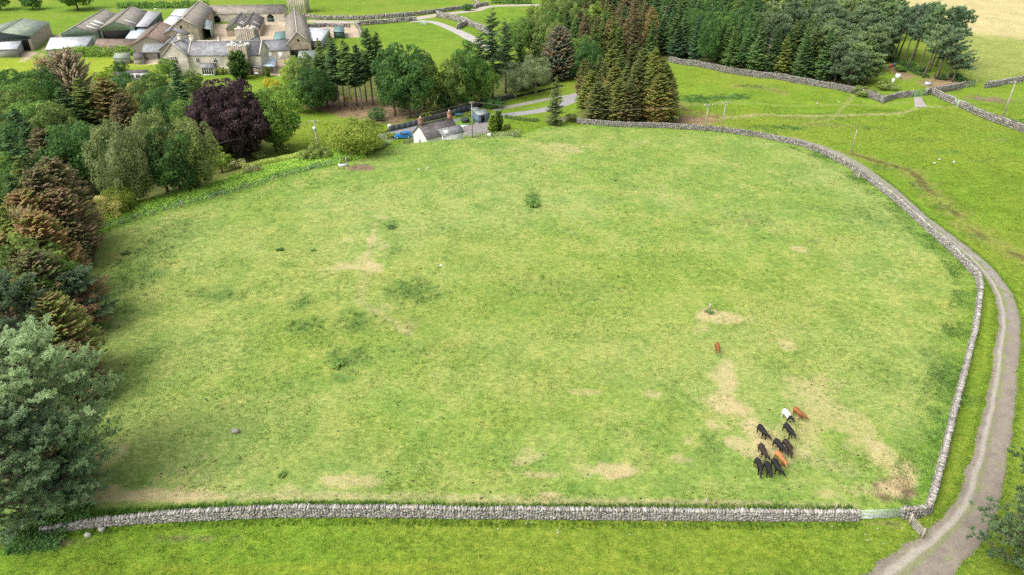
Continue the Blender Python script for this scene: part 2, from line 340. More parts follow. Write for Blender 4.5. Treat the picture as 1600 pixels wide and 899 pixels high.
def ground_colour(x, y):
    """albedo of the turf, soil and yards as a function of place, with tree shade painted in along the left edge"""
    n0 = fbm(x / 24, y / 24, 11, 4)[..., None]; n1 = fbm(x / 3.2, y / 3.2, 17, 4)[..., None]; n2 = fbm(x / 1.1, y / 1.1, 29, 3)[..., None]
    out = C3(.14, .235, .024) * (1 + .5 * (n1 - .5)); out = out + (C3(.175, .25, .03) - out) * sstep(.4, .7, n0)
    fs = sdist(x, y, FIELD); f = sstep(-.25, .25, fs)[..., None]
    fld = C3(.248, .322, .090) + (C3(.200, .296, .062) - C3(.248, .322, .090)) * sstep(.35, .65, n0)
    fld = fld + (C3(.30, .34, .10) - fld) * (sstep(.5, .75, n1) * .55) + (C3(.13, .235, .05) - fld) * (sstep(.5, .28, n1) * .45)
    lush = sstep(3.5, 0, fs)[..., None]; fld = fld + (C3(.15, .28, .035) - fld) * lush * .65
    c = out * (1 - f) + fld * f
    def lay(c, m, col): m = np.clip(m, 0, 1)[..., None] if m.ndim == x.ndim else m; return c + (np.array(col) - c) * m
    c = lay(c, blobs(x, y, YEL, 61, 9) * .8, (.24, .28, .03))
    c = lay(c, np.where(fs < 0, sstep(-3, 2, sdist(x, y, BANK)), 0) * .75, C3(.21, .25, .06) * (.7 + .7 * n2) + n1 * 0)
    hm = sstep(-14, 10, sdist(x, y, HAY) + (n0[..., 0] - .5) * 30)
    c = lay(c, hm * .95, C3(.46, .40, .20) * (.85 + .3 * n1))
    c = lay(c, sstep(-8, 8, sdist(x, y, HAY2)) * (1 - hm) * .75, C3(.27, .30, .09) * (.8 + .4 * n1))
    for w in WOODS: c = lay(c, sstep(-1.5, 1.5, sdist(x, y, w) + (n1[..., 0] - .5) * 5) * .9, C3(.075, .095, .03) * (.5 + n2) + C3(.05, .03, .01) * n1)
    for w in LITTER: c = lay(c, sstep(-2, 1.5, sdist(x, y, w) + (n1[..., 0] - .5) * 5) * .9, C3(.26, .18, .11) * (.6 + .8 * n2))
    c = lay(c, sstep(-2, 1, sdist(x, y, LAWN)), C3(.24, .31, .03) * (.85 + .3 * n1))
    for w in YARD: c = lay(c, sstep(-1.2, .6, sdist(x, y, w) + (n1[..., 0] - .5) * 3), C3(.44, .36, .26) * (.7 + .6 * n1))
    c = lay(c, sstep(-.6, .3, sdist(x, y, COTTAGE_YARD)), C3(.25, .24, .225) * (.85 + .3 * n2))
    for px, w, v in TRAILS: c = lay(c, trail(x, y, px, w) * v, C3(.40, .35, .19) * (.8 + .4 * n2))
    dk = blobs(x, y, DARKG, 41, 1.6); c = lay(c, dk * .8, C3(.085, .17, .04) * (.7 + .6 * n2))
    for g in GULLY:
        d = dist_poly(x, y, PL(g)); c = lay(c, sstep(4, .5, d + (n2[..., 0] - .5) * 5) * .5, C3(.25, .24, .07)); c = lay(c, sstep(.7, .1, d + (n1[..., 0] - .5) * 2.6) * .65, C3(.10, .075, .04) * (.6 + n2))
    c = lay(c, blobs(x, y, SOIL, 53, 1.3), C3(.20, .145, .095) * (.6 + .8 * n2))
    return c
def dryness(x, y):
    fs = sdist(x, y, FIELD)
    return np.clip(blobs(x, y, DRY, 71, 3.4, 1.3) * 1.0 + np.where(fs > 0, .14 + .18 * sstep(.5, .8, fbm(x / 12, y / 12, 88, 3)), 0) - .7 * sstep(3, .4, np.abs(fs)) * (fs > -1), 0, 1)

ys = [16.0]
while ys[-1] < 620: ys.append(ys[-1] + max(.36, ys[-1] * .0042))
while ys[-1] < 4200: ys.append(ys[-1] * 1.07)
ys = np.array([-900, -500, -260, -120, -50, -15, 2] + ys)
xs = [0.0]
while xs[-1] < 88: xs.append(xs[-1] + .42)
while xs[-1] < 320: xs.append(xs[-1] + max(.42, (xs[-1] - 88) * .009 + .42))
while xs[-1] < 4200: xs.append(xs[-1] * 1.12)
xs = np.array([-a for a in xs[:0:-1]] + xs)
GX, GY = np.meshgrid(xs, ys); gx, gy = GX.ravel(), GY.ravel(); gz = T(gx, gy)
vis = (np.abs(gx) < gy * .9 + 30) & (gy < 700) & (gy > 10)
col = np.tile(C3(.16, .22, .04), (len(gx), 1)); dr = np.zeros(len(gx))
col[vis] = ground_colour(gx[vis], gy[vis]); dr[vis] = dryness(gx[vis], gy[vis])
nx, ny = len(xs), len(ys); ii = (np.arange(ny - 1)[:, None] * nx + np.arange(nx - 1)[None]).ravel()
gm = MB(); gm.add(np.stack([gx, gy, gz], 1), np.stack([ii, ii + 1, ii + 1 + nx, ii + nx], 1), col)
m, t, b = newmat('pasture', .95, .08)
at = nd(t, 'ShaderNodeAttribute', attribute_name='Col'); ad = nd(t, 'ShaderNodeAttribute', attribute_name='dry')
co = nd(t, 'ShaderNodeTexCoord').outputs['Object']
mp = nd(t, 'ShaderNodeMapping'); mp.inputs['Scale'].default_value = (.8, 1.2, 1); mp.inputs['Rotation'].default_value = (0, 0, .5); t.links.new(co, mp.inputs[0])
fine = noise(t, 2.2, 8, mp.outputs[0], .82); mid = noise(t, 1.0, 6, co, .68)
c = mixc(t, 1.0, at.outputs['Color'], ramp(t, fine, [(.30, (.42, .50, .48)), (.5, (1, 1, 1)), (.70, (1.55, 1.42, 1.6))]), 'MULTIPLY')
c = mixc(t, 1.0, c, ramp(t, mid, [(.33, (.72, .80, .68)), (.5, (1, 1, 1)), (.68, (1.32, 1.15, 1.25))]), 'MULTIPLY')
s1 = nd(t, 'ShaderNodeMath', operation='MULTIPLY_ADD'); t.links.new(noise(t, 1.1, 7, co, .72), s1.inputs[0]); s1.inputs[1].default_value = 1.5; s1.inputs[2].default_value = -1.05
s2 = nd(t, 'ShaderNodeMath', operation='ADD'); t.links.new(s1.outputs[0], s2.inputs[0]); t.links.new(ad.outputs['Fac'], s2.inputs[1])
df = ramp(t, s2.outputs[0], [(.08, (0, 0, 0)), (.85, (.85, .85, .85))])
straw = mixc(t, fine, (.44, .35, .18), (.56, .47, .27))
c = mixc(t, df, c, straw); t.links.new(c, b.inputs['Base Color']); bump(t, b, fine, .10, .7)
ground = gm.build('ground', m, smooth=True); tag(ground, 'sheep-cropped green pasture with straw patches', kind='structure')
a_ = ground.data.attributes.new('dry', 'FLOAT', 'POINT'); a_.data.foreach_set('value', dr.astype(np.float32))

# ------------------------------------------------------------------ lanes, tracks, stream
def strip(name, px, wid, colf, label, lift=.05, step=.6, cols=15, mat=None, jit=.35):
    p = smooth_path(PL(px), step); d = np.gradient(p, axis=0); d /= np.linalg.norm(d, axis=1)[:, None]; nrm = np.stack([-d[:, 1], d[:, 0]], 1)
    u = np.linspace(-1, 1, cols); cp = PL(px); sc = np.concatenate([[0], np.cumsum(np.hypot(*np.diff(cp, axis=0).T))]); w = np.interp(np.linspace(0, sc[-1], len(p)), sc if len(wid) == len(px) else np.linspace(0, sc[-1], len(wid)), wid) / 2
    k = np.arange(len(p)); e = lambda s: 1 + (fbm(k / 3.0, k * 0, s, 4) - .5) * jit * 1.2
    off = np.where(u[None] < 0, u[None] * (w * e(3))[:, None], u[None] * (w * e(4))[:, None])
    X = p[:, 0:1] + nrm[:, 0:1] * off; Y = p[:, 1:2] + nrm[:, 1:2] * off
    Z = T(X, Y) + lift - .06 * (np.abs(u) > .99)
    C = colf(u[None] + 0 * X, X, Y, off); F = (np.arange(len(p) - 1)[:, None] * cols + np.arange(cols - 1)[None]).ravel()
    mb = MB(); mb.add(np.stack([X, Y, Z], -1).reshape(-1, 3), np.stack([F, F + 1, F + 1 + cols, F + cols], 1)[:, ::-1], C.reshape(-1, 3))
    o = mb.build(name, mat or ROADM, smooth=True); return tag(o, label, kind='structure')
ROADM = colmat('gravel', .95, .04, 5, lo=.72, hi=1.22)
def track_col(u, X, Y, off):
    n = fbm(X / .9, Y / .9, 5, 4)[..., None]; n2 = fbm(X / .35, Y / .35, 6, 2)[..., None]
    g = C3(.29, .265, .235) * (.72 + .42 * n2) ; tan = C3(.245, .21, .175) * (.7 + .6 * n)
    far = sstep(62, 95, Y)[..., None]; c = tan * (1 - far) + g * far
    grass = sstep(.42, .58, n + .42 * np.exp(-((u[..., None] + .22) / .16) ** 2) - .22)
    c = c + (C3(.16, .22, .04) - c) * grass * (.45 + .4 * far)
    c = c + (C3(.50, .47, .42) - c) * (np.exp(-((u[..., None] + .5) / .12) ** 2) * .6)
    return c
TRACK = [(1205, 211), (1260, 222), (1322, 246), (1380, 285), (1440, 338), (1510, 392), (1556, 440), (1576, 490), (1572, 560), (1561, 640), (1545, 720), (1522, 800), (1478, 850), (1420, 905), (1335, 990)]
strip('track', TRACK, [1.2, 1.6, 1.7, 1.8, 2.0, 2.2, 2.4, 2.6, 2.7, 2.9, 3.2, 3.4, 3.6, 4.8, 6.5], track_col, 'pale gravel farm track curving round the wall')
grey = lambda a, b=.25: (lambda u, X, Y, off: C3(*a) * (1 - b / 2 + b * fbm(X / 1.2, Y / 1.2, 8, 4)[..., None]))
strip('lane', [(640, 34), (672, 34), (700, 43), (725, 54), (748, 66), (770, 78)], [4, 4.5, 5, 6, 6, 6], grey((.40, .38, .36)), 'grey lane running past the farm', cols=5, step=2, jit=.15)
strip('farm_lane', LANE_PX, [7, 8, 7, 6, 6], grey((.40, .36, .30), .5), 'stony lane between the field walls', cols=5, step=2, jit=.2)
strip('road', [(800, 179), (850, 172), (885, 160), (905, 150), (960, 138), (1010, 128)], [3.4, 4, 5, 7.5, 6, 5], grey((.30, .30, .31), .15), 'grey tarmac road bending behind the spruces', cols=5, step=1.5, jit=.05)
strip('lane_branch', [(590, 214), (640, 202), (700, 190), (770, 182), (806, 178)], [3, 3.4, 3, 3, 3.4], grey((.25, .25, .26), .2), 'grey lane beside the stream', cols=5, step=1.5, jit=.1, lift=.06)
strip('road_verge', [(770, 172), (840, 158), (880, 151), (905, 147)], [2.2, 2.4, 2, 2], grey((.34, .32, .28), .3), 'grey path above the road', cols=5, step=1.5, jit=.2, lift=.06)
strip('path', [(1434, 152), (1436, 160), (1440, 168)], [2, 2.2, 3.2], grey((.33, .31, .29), .4), 'grey gravel path through the wall gate', cols=5, step=1, jit=.2, lift=.07)
wm, wt, wb = newmat('dark_water', .12, .5); wb.inputs['Base Color'].default_value = (.03, .032, .025, 1); bump(wt, wb, noise(wt, 2.5, 4, nd(wt, 'ShaderNodeTexCoord').outputs['Object']), .05, .5)
strip('stream', [(596, 208), (640, 195), (700, 181), (750, 166), (800, 153), (850, 141), (880, 134)], [1.6, 1.8, 2, 2.2, 2, 1.8, 1.5], grey((.03, .03, .03)), 'narrow dark stream behind the white cottage', cols=5, step=1.2, mat=wm, lift=.07, jit=.2)

# ------------------------------------------------------------------ turf: blades and rushes as real geometry
def blades(x, y, col, h, w, k, name, label, mat=GRASSM, spread=.12):
    n = len(x); X = np.repeat(x, k) + R.randn(n * k) * spread; Y = np.repeat(y, k) + R.randn(n * k) * spread
    Z = T(X, Y) - .02; H = np.repeat(h, k) * R.uniform(.6, 1.25, n * k); a = R.uniform(0, 6.283, n * k); ln = R.uniform(.1, .75, n * k) * H; la = R.uniform(0, 6.283, n * k) 
    wv = np.repeat(w, k) * R.uniform(.6, 1.3, n * k); cx, sy = np.cos(a) * wv / 2, np.sin(a) * wv / 2
    V = np.stack([np.stack([X - cx, Y - sy, Z], 1), np.stack([X + cx, Y + sy, Z], 1), np.stack([X + np.cos(la) * ln, Y + np.sin(la) * ln, Z + H], 1)], 1).reshape(-1, 3)
    C = np.repeat(np.repeat(col * R.uniform(.7, 1.4, (n, 1)), k, 0) * R.uniform(.75, 1.3, (n * k, 1)), 3, 0)
    mb = MB(); mb.add(V, np.arange(n * k * 3).reshape(-1, 3), C); o = mb.build(name, mat); return tag(o, label, kind='stuff')
ROADS = [PL(TRACK)]
def scatter(n, y0, y1, p=1.0):
    y = (y0 ** (1 - p) + R.rand(n) * (y1 ** (1 - p) - y0 ** (1 - p))) ** (1 / (1 - p)) if p != 1 else y0 * (y1 / y0) ** R.rand(n)
    x = (R.rand(n) * 2 - 1) * (y * .86 + 12); return x, y
x, y = scatter(150000, 33, 185, .35); d = dist_poly(x, y, ROADS[0]); k = (d > 2.6) & ~inside(x, y, WOODS[0]); x, y = x[k], y[k]
gc = ground_colour(x, y); dd = np.clip(dryness(x, y) * 1.5 + R.rand(len(x)) * .5 - .3, 0, 1)[:, None]; gc = gc + (C3(.50, .42, .22) - gc) * dd
fl = inside(x, y, FIELD); dens = fbm(x / 2.3, y / 2.3, 99, 3)
h = np.where(fl, .10, .15) * (.4 + 1.3 * dens)
blades(x, y, gc * 1.05, h, .04 + y * .0005, 5, 'grass', 'short tussocky grass blades over the pasture', spread=.2)
bx = []
for cx, cy, rx, ry, v in DARKG:
    n = int(min(6000, rx * ry * 22 * v)); a = R.uniform(0, 6.283, n); q = np.sqrt(R.rand(n)) * 1.1
    X, Y = cx + rx * q * np.cos(a), cy + ry * q * np.sin(a); keep = fbm(X / 1.1, Y / 1.1, 44, 3) > .49 - .1 * v * (1 - q); bx.append(np.stack([X[keep], Y[keep]], 1))
bx = np.vstack(bx); n = len(bx)
blades(bx[:, 0], bx[:, 1], np.tile(C3(.095, .185, .05), (n, 1)) * R.uniform(.7, 1.4, (n, 1)), R.uniform(.2, .5, n), np.full(n, .05), 6, 'rushes', 'dark green rushes and thistles in the wet patches and the painted tree shade at the left edge', spread=.14)
def along(px, n, w, side=0):
    p = smooth_path(PL(px), .5); i = R.randint(0, len(p), n); d = np.gradient(p, axis=0); d /= np.linalg.norm(d, axis=1)[:, None]
    o = R.uniform(-1, 1, n) * w / 2 + side; return p[i, 0] - d[i, 1] * o, p[i, 1] + d[i, 0] * o
NEARW = [(60, 832), (140, 820), (300, 810), (420, 806), (550, 805), (800, 808), (1000, 810), (1200, 811), (1338, 811)]
x, y = along(NEARW, 4200, .9, 1.1); n = len(x)
blades(x, y, np.tile(C3(.12, .24, .04), (n, 1)) * R.uniform(.7, 1.4, (n, 1)), R.uniform(.15, .5, n) * (.4 + fbm(x / 3, y / 3, 3, 3)), np.full(n, .05), 6, 'nettles', 'rank grass and nettles behind the stone wall', spread=.14)
x, y = along(NEARW, 2200, .8, -.8); n = len(x)
blades(x, y, np.tile(C3(.11, .21, .03), (n, 1)) * R.uniform(.7, 1.4, (n, 1)), R.uniform(.08, .3, n) * (.4 + fbm(x / 2, y / 2, 4, 3)), np.full(n, .05), 6, 'verge_grass', 'longer grass at the foot of the near wall', spread=.12)
RIGHTW = [(1105, 204), (1190, 214), (1255, 228), (1330, 264), (1400, 316), (1460, 370), (1530, 440), (1522, 520), (1490, 640), (1466, 740), (1450, 802)]
x, y = along(RIGHTW[2:], 9000, 3.2, -2.0); n = len(x)
blades(x, y, np.tile(C3(.14, .25, .06), (n, 1)) * R.uniform(.7, 1.4, (n, 1)), R.uniform(.15, .5, n) * np.clip(fbm(x / 3, y / 3, 7, 3) * 2.4 - .8, .1, 1), np.full(n, .05), 5, 'long_grass', 'long grass and weeds inside the curving wall', spread=.16)

# darker tussocks clustered through the field and grass creeping over the track edges
x, y = scatter(60000, 36, 175, .5); k = inside(x, y, FIELD) & (fbm(x / 5, y / 5, 131, 4) > .53); x, y = x[k], y[k]; n = len(x)
blades(x, y, ground_colour(x, y) * C3(.72, .84, .62), R.uniform(.08, .2, n), .05 + y * .0005, 6, 'tussocks', 'darker green tussocks clustered through the field', spread=.13)
tp = smooth_path(PL(TRACK), .5); sg = np.sign(R.rand(9000) - .5); i_ = R.randint(60, len(tp), 9000); dd_ = np.gradient(tp, axis=0); dd_ /= np.linalg.norm(dd_, axis=1)[:, None]
yy_ = tp[i_, 1]; hw = np.interp(yy_, [30, 38, 45, 60, 80, 100, 150], [2.7, 2.1, 1.8, 1.6, 1.35, 1.15, .85]); o_ = sg * (hw + R.randn(9000) * .28); x, y = tp[i_, 0] - dd_[i_, 1] * o_, tp[i_, 1] + dd_[i_, 0] * o_; n = len(x)
blades(x, y, np.tile(C3(.15, .25, .035), (n, 1)) * R.uniform(.75, 1.3, (n, 1)), R.uniform(.06, .18, n), np.full(n, .06), 6, 'track_grass', 'ragged grass along the edges of the track', spread=.16)
# ------------------------------------------------------------------ dry stone walls
def stone_block(n):
    """n jittered unit stones, 8 corners each, centred on the origin"""
    c = np.array([(-1, -1, -1), (1, -1, -1), (1, 1, -1), (-1, 1, -1), (-1, -1, 1), (1, -1, 1), (1, 1, 1), (-1, 1, 1)]) * .5
    return c[None] * R.uniform(.72, 1.12, (n, 8, 3)) + R.uniform(-.06, .06, (n, 8, 3))
SF = np.array([[0, 3, 2, 1], [4, 5, 6, 7], [0, 1, 5, 4], [1, 2, 6, 5], [2, 3, 7, 6], [3, 0, 4, 7]])
def stones(mb, cen, size, yaw, col, tilt=.12):
    n = len(cen); V = stone_block(n) * size[:, None, :]; a = yaw + R.randn(n) * tilt; cs, sn = np.cos(a)[:, None], np.sin(a)[:, None]
    r = R.randn(n) * tilt; cr, sr = np.cos(r)[:, None], np.sin(r)[:, None]
    x, y, z = V[..., 0], V[..., 1], V[..., 2]; x, z = x * cr - z * sr, x * sr + z * cr
    V = np.stack([x * cs - y * sn, x * sn + y * cs, z], -1) + cen[:, None, :]
    mb.add(V.reshape(-1, 3), (SF[None] + (np.arange(n) * 8)[:, None, None]).reshape(-1, 4), np.repeat(col, 8, 0))
TONES = np.array([(.36, .345, .315), (.30, .285, .26), (.42, .40, .365), (.26, .245, .22), (.38, .345, .29), (.32, .305, .28), (.46, .445, .41)])
def wall(name, px, label, H=1.15, s=.34, thick=.5, tone=1.0, group='dry stone walls', cope=.3, hprof=None, pts=None, rows=None):
    p = resample(PL(px), s * 1.25) if pts is None else resample(pts, s * 1.25); n = len(p); d = np.gradient(p, axis=0); d /= np.linalg.norm(d, axis=1)[:, None] + 1e-9
    yaw = np.arctan2(d[:, 1], d[:, 0]); nr = np.stack([-d[:, 1], d[:, 0]], 1); rows = rows or max(2, round((H - cope * .6) / (s * .72)))
    hp = np.ones(n) if hprof is None else np.interp(np.linspace(0, 1, n), np.linspace(0, 1, len(hprof)), hprof)
    hp = hp * (1 + (fbm(np.arange(n) / 9., np.zeros(n), 21, 3) - .5) * .22)
    mb = MB(); rh = (H - cope * .6) / rows
    root = None
    for r in range(rows):
        bat = thick / 2 * (1.18 - .32 * r / rows)
        for sgn in (-1, 1):
            o = (R.rand(n) - .5) * s * .5; c = p + nr * (sgn * (bat - .12) + R.randn(n)[:, None] * .02) + d * o[:, None]
            z = T(c[:, 0], c[:, 1]) + (r + .5) * rh * hp
            size = np.stack([R.uniform(.9, 1.6, n) * s, np.full(n, .3), R.uniform(.85, 1.25, n) * rh * hp], 1)
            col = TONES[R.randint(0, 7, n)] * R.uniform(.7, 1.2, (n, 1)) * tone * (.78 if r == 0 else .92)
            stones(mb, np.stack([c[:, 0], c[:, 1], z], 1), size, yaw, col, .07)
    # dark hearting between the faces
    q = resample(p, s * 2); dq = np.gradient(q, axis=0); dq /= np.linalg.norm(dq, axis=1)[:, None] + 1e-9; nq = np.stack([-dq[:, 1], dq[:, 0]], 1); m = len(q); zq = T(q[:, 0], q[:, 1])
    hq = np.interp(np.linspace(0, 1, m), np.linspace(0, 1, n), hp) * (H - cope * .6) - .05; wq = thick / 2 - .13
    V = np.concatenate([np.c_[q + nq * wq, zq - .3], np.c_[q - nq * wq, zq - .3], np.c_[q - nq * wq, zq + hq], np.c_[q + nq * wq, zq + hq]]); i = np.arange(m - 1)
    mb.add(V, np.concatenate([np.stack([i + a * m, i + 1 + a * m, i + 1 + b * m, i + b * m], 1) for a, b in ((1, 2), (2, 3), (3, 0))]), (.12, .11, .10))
    o = mb.build(name, STONE, loc=(p[0][0], p[0][1], float(T(*p[0])))); tag(o, label, 'stone wall', group)
    # upright coping stones
    cb = MB(); st = max(s * .52, .14); q = resample(p, st); k = len(q); dq = np.gradient(q, axis=0); yq = np.arctan2(dq[:, 1], dq[:, 0]); hq = np.interp(np.linspace(0, 1, k), np.linspace(0, 1, n), hp)
    zc = T(q[:, 0], q[:, 1]) + (H - cope * .55) * hq + cope * .35
    size = np.stack([R.uniform(.7, 1.2, k) * st, R.uniform(.75, 1.1, k) * thick * .95, R.uniform(.6, 1.45, k) * cope], 1)
    stones(cb, np.stack([q[:, 0] + R.randn(k) * .03, q[:, 1] + R.randn(k) * .03, zc], 1), size, yq, TONES[R.randint(0, 7, k)] * R.uniform(.62, 1.22, (k, 1)) * tone, .28)
    c = cb.build('coping_stones', STONE, parent=o)
    return o
wall('stone_wall', [(66, 832), (140, 822), (220, 815), (300, 811), (420, 806), (550, 805), (700, 807), (800, 808), (1000, 810), (1200, 811), (1338, 811)], 'long pale grey dry stone wall across the bottom of the field, left of the metal gate', H=1.12, s=.21, thick=.55, tone=1.12,
     hprof=[.35, .6, .95, 1, 1.05, 1, 1, 1, 1, .95, .9, .85])
wall('stone_wall', [(1408, 808), (1430, 807), (1449, 801), (1466, 742), (1491, 640), (1508, 575), (1522, 520), (1531, 455), (1527, 436), (1497, 404), (1460, 370), (1400, 316), (1360, 285)], 'dry stone wall curving up the right side of the field beside the gravel track', H=1.1, s=.25, thick=.52, tone=1.05)
wall('stone_wall', [(1360, 285), (1330, 264), (1290, 243), (1255, 229), (1190, 215), (1105, 204), (1040, 200), (960, 198), (905, 193), (858, 190)], 'darker far stretch of dry stone wall behind the two T-shaped poles and below the spruce clump', H=1.15, s=.34, thick=.55, tone=.9)
wall('stone_wall', [(1046, 97), (1100, 106), (1150, 116), (1250, 131), (1310, 141), (1345, 149), (1379, 161)], 'long dry stone wall along the foot of the dense conifer wood', H=1.7, s=.42, thick=.7, tone=.74, cope=.4)
wall('stone_wall', [(1379, 161), (1400, 154), (1424, 151)], 'short stone wall rising from the corner to the green gate below the pines', H=1.6, s=.42, thick=.7, tone=.76, cope=.4)
wall('stone_wall', [(1446, 149), (1470, 144), (1504, 137)], 'short stone wall below the bare pine trunks between two green gates', H=1.7, s=.6, thick=.8, tone=.85, cope=.4)
wall('stone_wall', [(1540, 138), (1570, 132), (1605, 126), (1680, 110)], 'stone wall at the foot of the pale hay field, right edge', H=1.7, s=.6, thick=.8, tone=.95, cope=.4)
wall('stone_wall', [(1452, 147), (1470, 154), (1490, 163)], 'short stone wall dropping from the pine wood corner to a small gate', H=1.7, s=.6, thick=.8, tone=.8, cope=.4)
wall('stone_wall', [(1501, 168), (1540, 186), (1600, 207), (1680, 235)], 'stone wall running down past the leaning pole, right edge', H=1.6, s=.55, thick=.8, tone=.8, cope=.4)
wall('stone_wall', [(476, 28), (510, 31), (560, 31), (610, 28), (655, 24), (690, 19), (730, 14), (762, 9)], 'far stone wall along the upper side of the farm lane', H=1.7, s=.95, thick=1.0, tone=.95, cope=.5)
wall('stone_wall', [(562, 40), (600, 37), (650, 33)], 'far stone wall between the farm lane and the bright paddock', H=1.8, s=.95, thick=1.0, tone=.95, cope=.5)
wall('stone_wall', [(684, 27), (705, 31), (728, 37), (748, 46), (768, 56)], 'far stone wall slanting down to the tall conifers', H=2.4, s=.9, thick=1.2, tone=.95, cope=.5)
wall('stone_wall', [(716, 46), (728, 39)], 'stub of stone wall leaning out beside the far lane', H=2.2, s=.8, thick=1.0, tone=1.1, cope=.4)
wall('stone_wall', [(740, 0), (748, 9), (742, 14)], 'far stone wall bending up beyond the lane junction', H=1.6, s=.9, thick=1.0, tone=.95, cope=.5)
wall('stone_wall', [(566, 58), (562, 48), (556, 40)], 'short stone wall beside the stone yard right of the farm', H=1.6, s=.9, thick=.9, tone=.9, cope=.4)
wall('stone_wall', [(482, 44), (510, 42), (545, 43)], 'low stone wall behind the farm lane, right of the long barn', H=1.5, s=.9, thick=.9, tone=.9, cope=.4)
wall('stone_wall', [(888, 122), (905, 118), (920, 121)], 'tumbled stone wall under the brown and blue spruce', H=1.9, s=.6, thick=.9, tone=.9, cope=.4)
wall('stone_wall', [(610, 205), (660, 190), (710, 177), (752, 163), (800, 151)], 'mossy stone bank wall along the far side of the stream', H=.9, s=.55, thick=.7, tone=.6, cope=.25)
def slabrow(px, label, h=1.5, name='garden_wall', w=.25, col=(.10, .115, .125), cat='garden wall'):
    p = resample(PL(px), 1.5); mb = MB()
    for a, b in zip(p[:-1], p[1:]):
        c = (a + b) / 2; L = np.hypot(*(b - a)); mb.box((c[0], c[1], float(T(*c)) + h / 2), (L + .01, w, h + .3), math.atan2(b[1] - a[1], b[0] - a[0]), R.uniform(.9, 1.1) * np.array(col))
    o = mb.build(name, colmat('painted_wall', .8, .02, 4, lo=.85, hi=1.12), loc=(p[0][0], p[0][1], float(T(*p[0])))); return tag(o, label, cat)

# ------------------------------------------------------------------ fields stones, dung, small marks
def rock(px, py, s, label, col=(.5, .48, .44), group=None):
    q = P(px, py); mb = MB(); mb.ellipsoid((q.x, q.y, q.z + s * .25), (s * .6, s * .45, s * .42), 8, 6, col, jit=.5)
    return tag(mb.build('stone', STONE, loc=q), label, 'stone', group)
rock(369, 676, .7, 'grey-brown boulder alone in the lower left of the field', (.30, .285, .25))
rock(689, 416, .4, 'small white stone in the middle of the field', (.8, .78, .74))
for q, l in (((160, 829), 'pale flat stone on the near grass, left of a twin'), ((138, 838), 'pale flat stone fallen on the near grass, lowest at the left')): rock(*q, .55, l, (.42, .40, .35))
for i, q in enumerate(((871, 829), (872, 833), (984, 836), (1040, 821), (1070, 822), (822, 819), (778, 827), (830, 817))): rock(*q, .15, 'pale pebble lying in the grass below the near wall', (.5, .46, .4), 'pebbles below the near wall')
for q in ((1380, 850), (1352, 836), (1371, 827), (1300, 823), (1356, 845), (1410, 826)): rock(*q, .14, 'pale pebble lying in the grass near the gates', (.5, .46, .4), 'pebbles near the gates')
for q in ((655, 266), (668, 264), (1490, 254), (1460, 256), (1468, 250)): rock(*q, .45, 'flat whitish stone in the distant turf', (.62, .62, .58), 'flat whitish stones in the turf')
for q in ((1277, 162), (1310, 160)): rock(*q, .4, 'white boulder on the green slope below the wood wall', (.7, .68, .64), 'white boulders on the slope')
mb = MB()
for i in range(200):
    px, py = (random.uniform(250, 1440), random.uniform(560, 800)) if i > 50 else (random.gauss(1210, 70), random.gauss(690, 60))
    q = P(px, py); s = random.uniform(.05, .13)
    if inside(np.array([q.x]), np.array([q.y]), FIELD)[0]: mb.ellipsoid((q.x, q.y, q.z + .03), (s, s * .8, .05), 7, 4, np.array((.085, .062, .04)) * random.uniform(.7, 1.6), jit=.4)
tag(mb.build('dung', STONE), 'dark cow pats scattered over the lower field', kind='stuff')
# ------------------------------------------------------------------ trees: leaf-sized faces in clumps on real limbs
def rnd_dirs(n, rs): v = rs.randn(n, 3); return v / (np.linalg.norm(v, axis=1)[:, None] + 1e-9)
def leaf_quads(mb, Pn, N, size, col, rs, asp=1.0):
    n = len(Pn); r = rnd_dirs(n, rs); u = np.cross(N, r); u /= np.linalg.norm(u, axis=1)[:, None] + 1e-9; w = np.cross(N, u)
    s = np.broadcast_to(size, (n,))[:, None] / 2
    V = np.stack([Pn - u * s - w * s * asp * .6, Pn + u * s * .5 - w * s * asp, Pn + u * s + w * s * asp * .5, Pn - u * s * .4 + w * s * asp], 1)
    mb.add(V.reshape(-1, 3), np.arange(n * 4).reshape(-1, 4), np.repeat(col, 4, 0))
def pal(c0, c1, t): return np.array(c0) + (np.array(c1) - np.array(c0)) * np.asarray(t)[..., None]
def trunk_mesh(rs, h, r0, top=.8, limbs=8, spread=3, lean=0, mat=None, z0=.3, bend=.3, up=.6):
    mb = MB(); k = 9; t = np.linspace(0, 1, k); ph = rs.rand(2) * 6
    ax = np.stack([lean * t ** 1.5 + bend * np.sin(t * 3 + ph[0]) * t, bend * np.sin(t * 2.4 + ph[1]) * t, t * h * top - .5 * (t == 0)], 1)
    mb.tube(ax, r0 * (1.15 - t * .95) + .02, 7, (1, 1, 1))
    for i in range(limbs):
        q = z0 + (1 - z0) * (i + .5) / limbs; a = i * 2.4 + rs.rand(); b = np.array([np.interp(q, t, ax[:, j]) for j in range(3)]); L = spread * (1.1 - .6 * q)
        s = np.linspace(0, 1, 5)[:, None]; d = np.array([math.cos(a), math.sin(a), 0])
        mb.tube(b + d * L * s + np.array([0, 0, 1]) * up * L * s ** 1.4 + rs.randn(1, 3) * .1 * s, r0 * .42 * (1.1 - q * .5) * (1.05 - s[:, 0]) + .015, 5, (1, 1, 1))
    return mb, ax
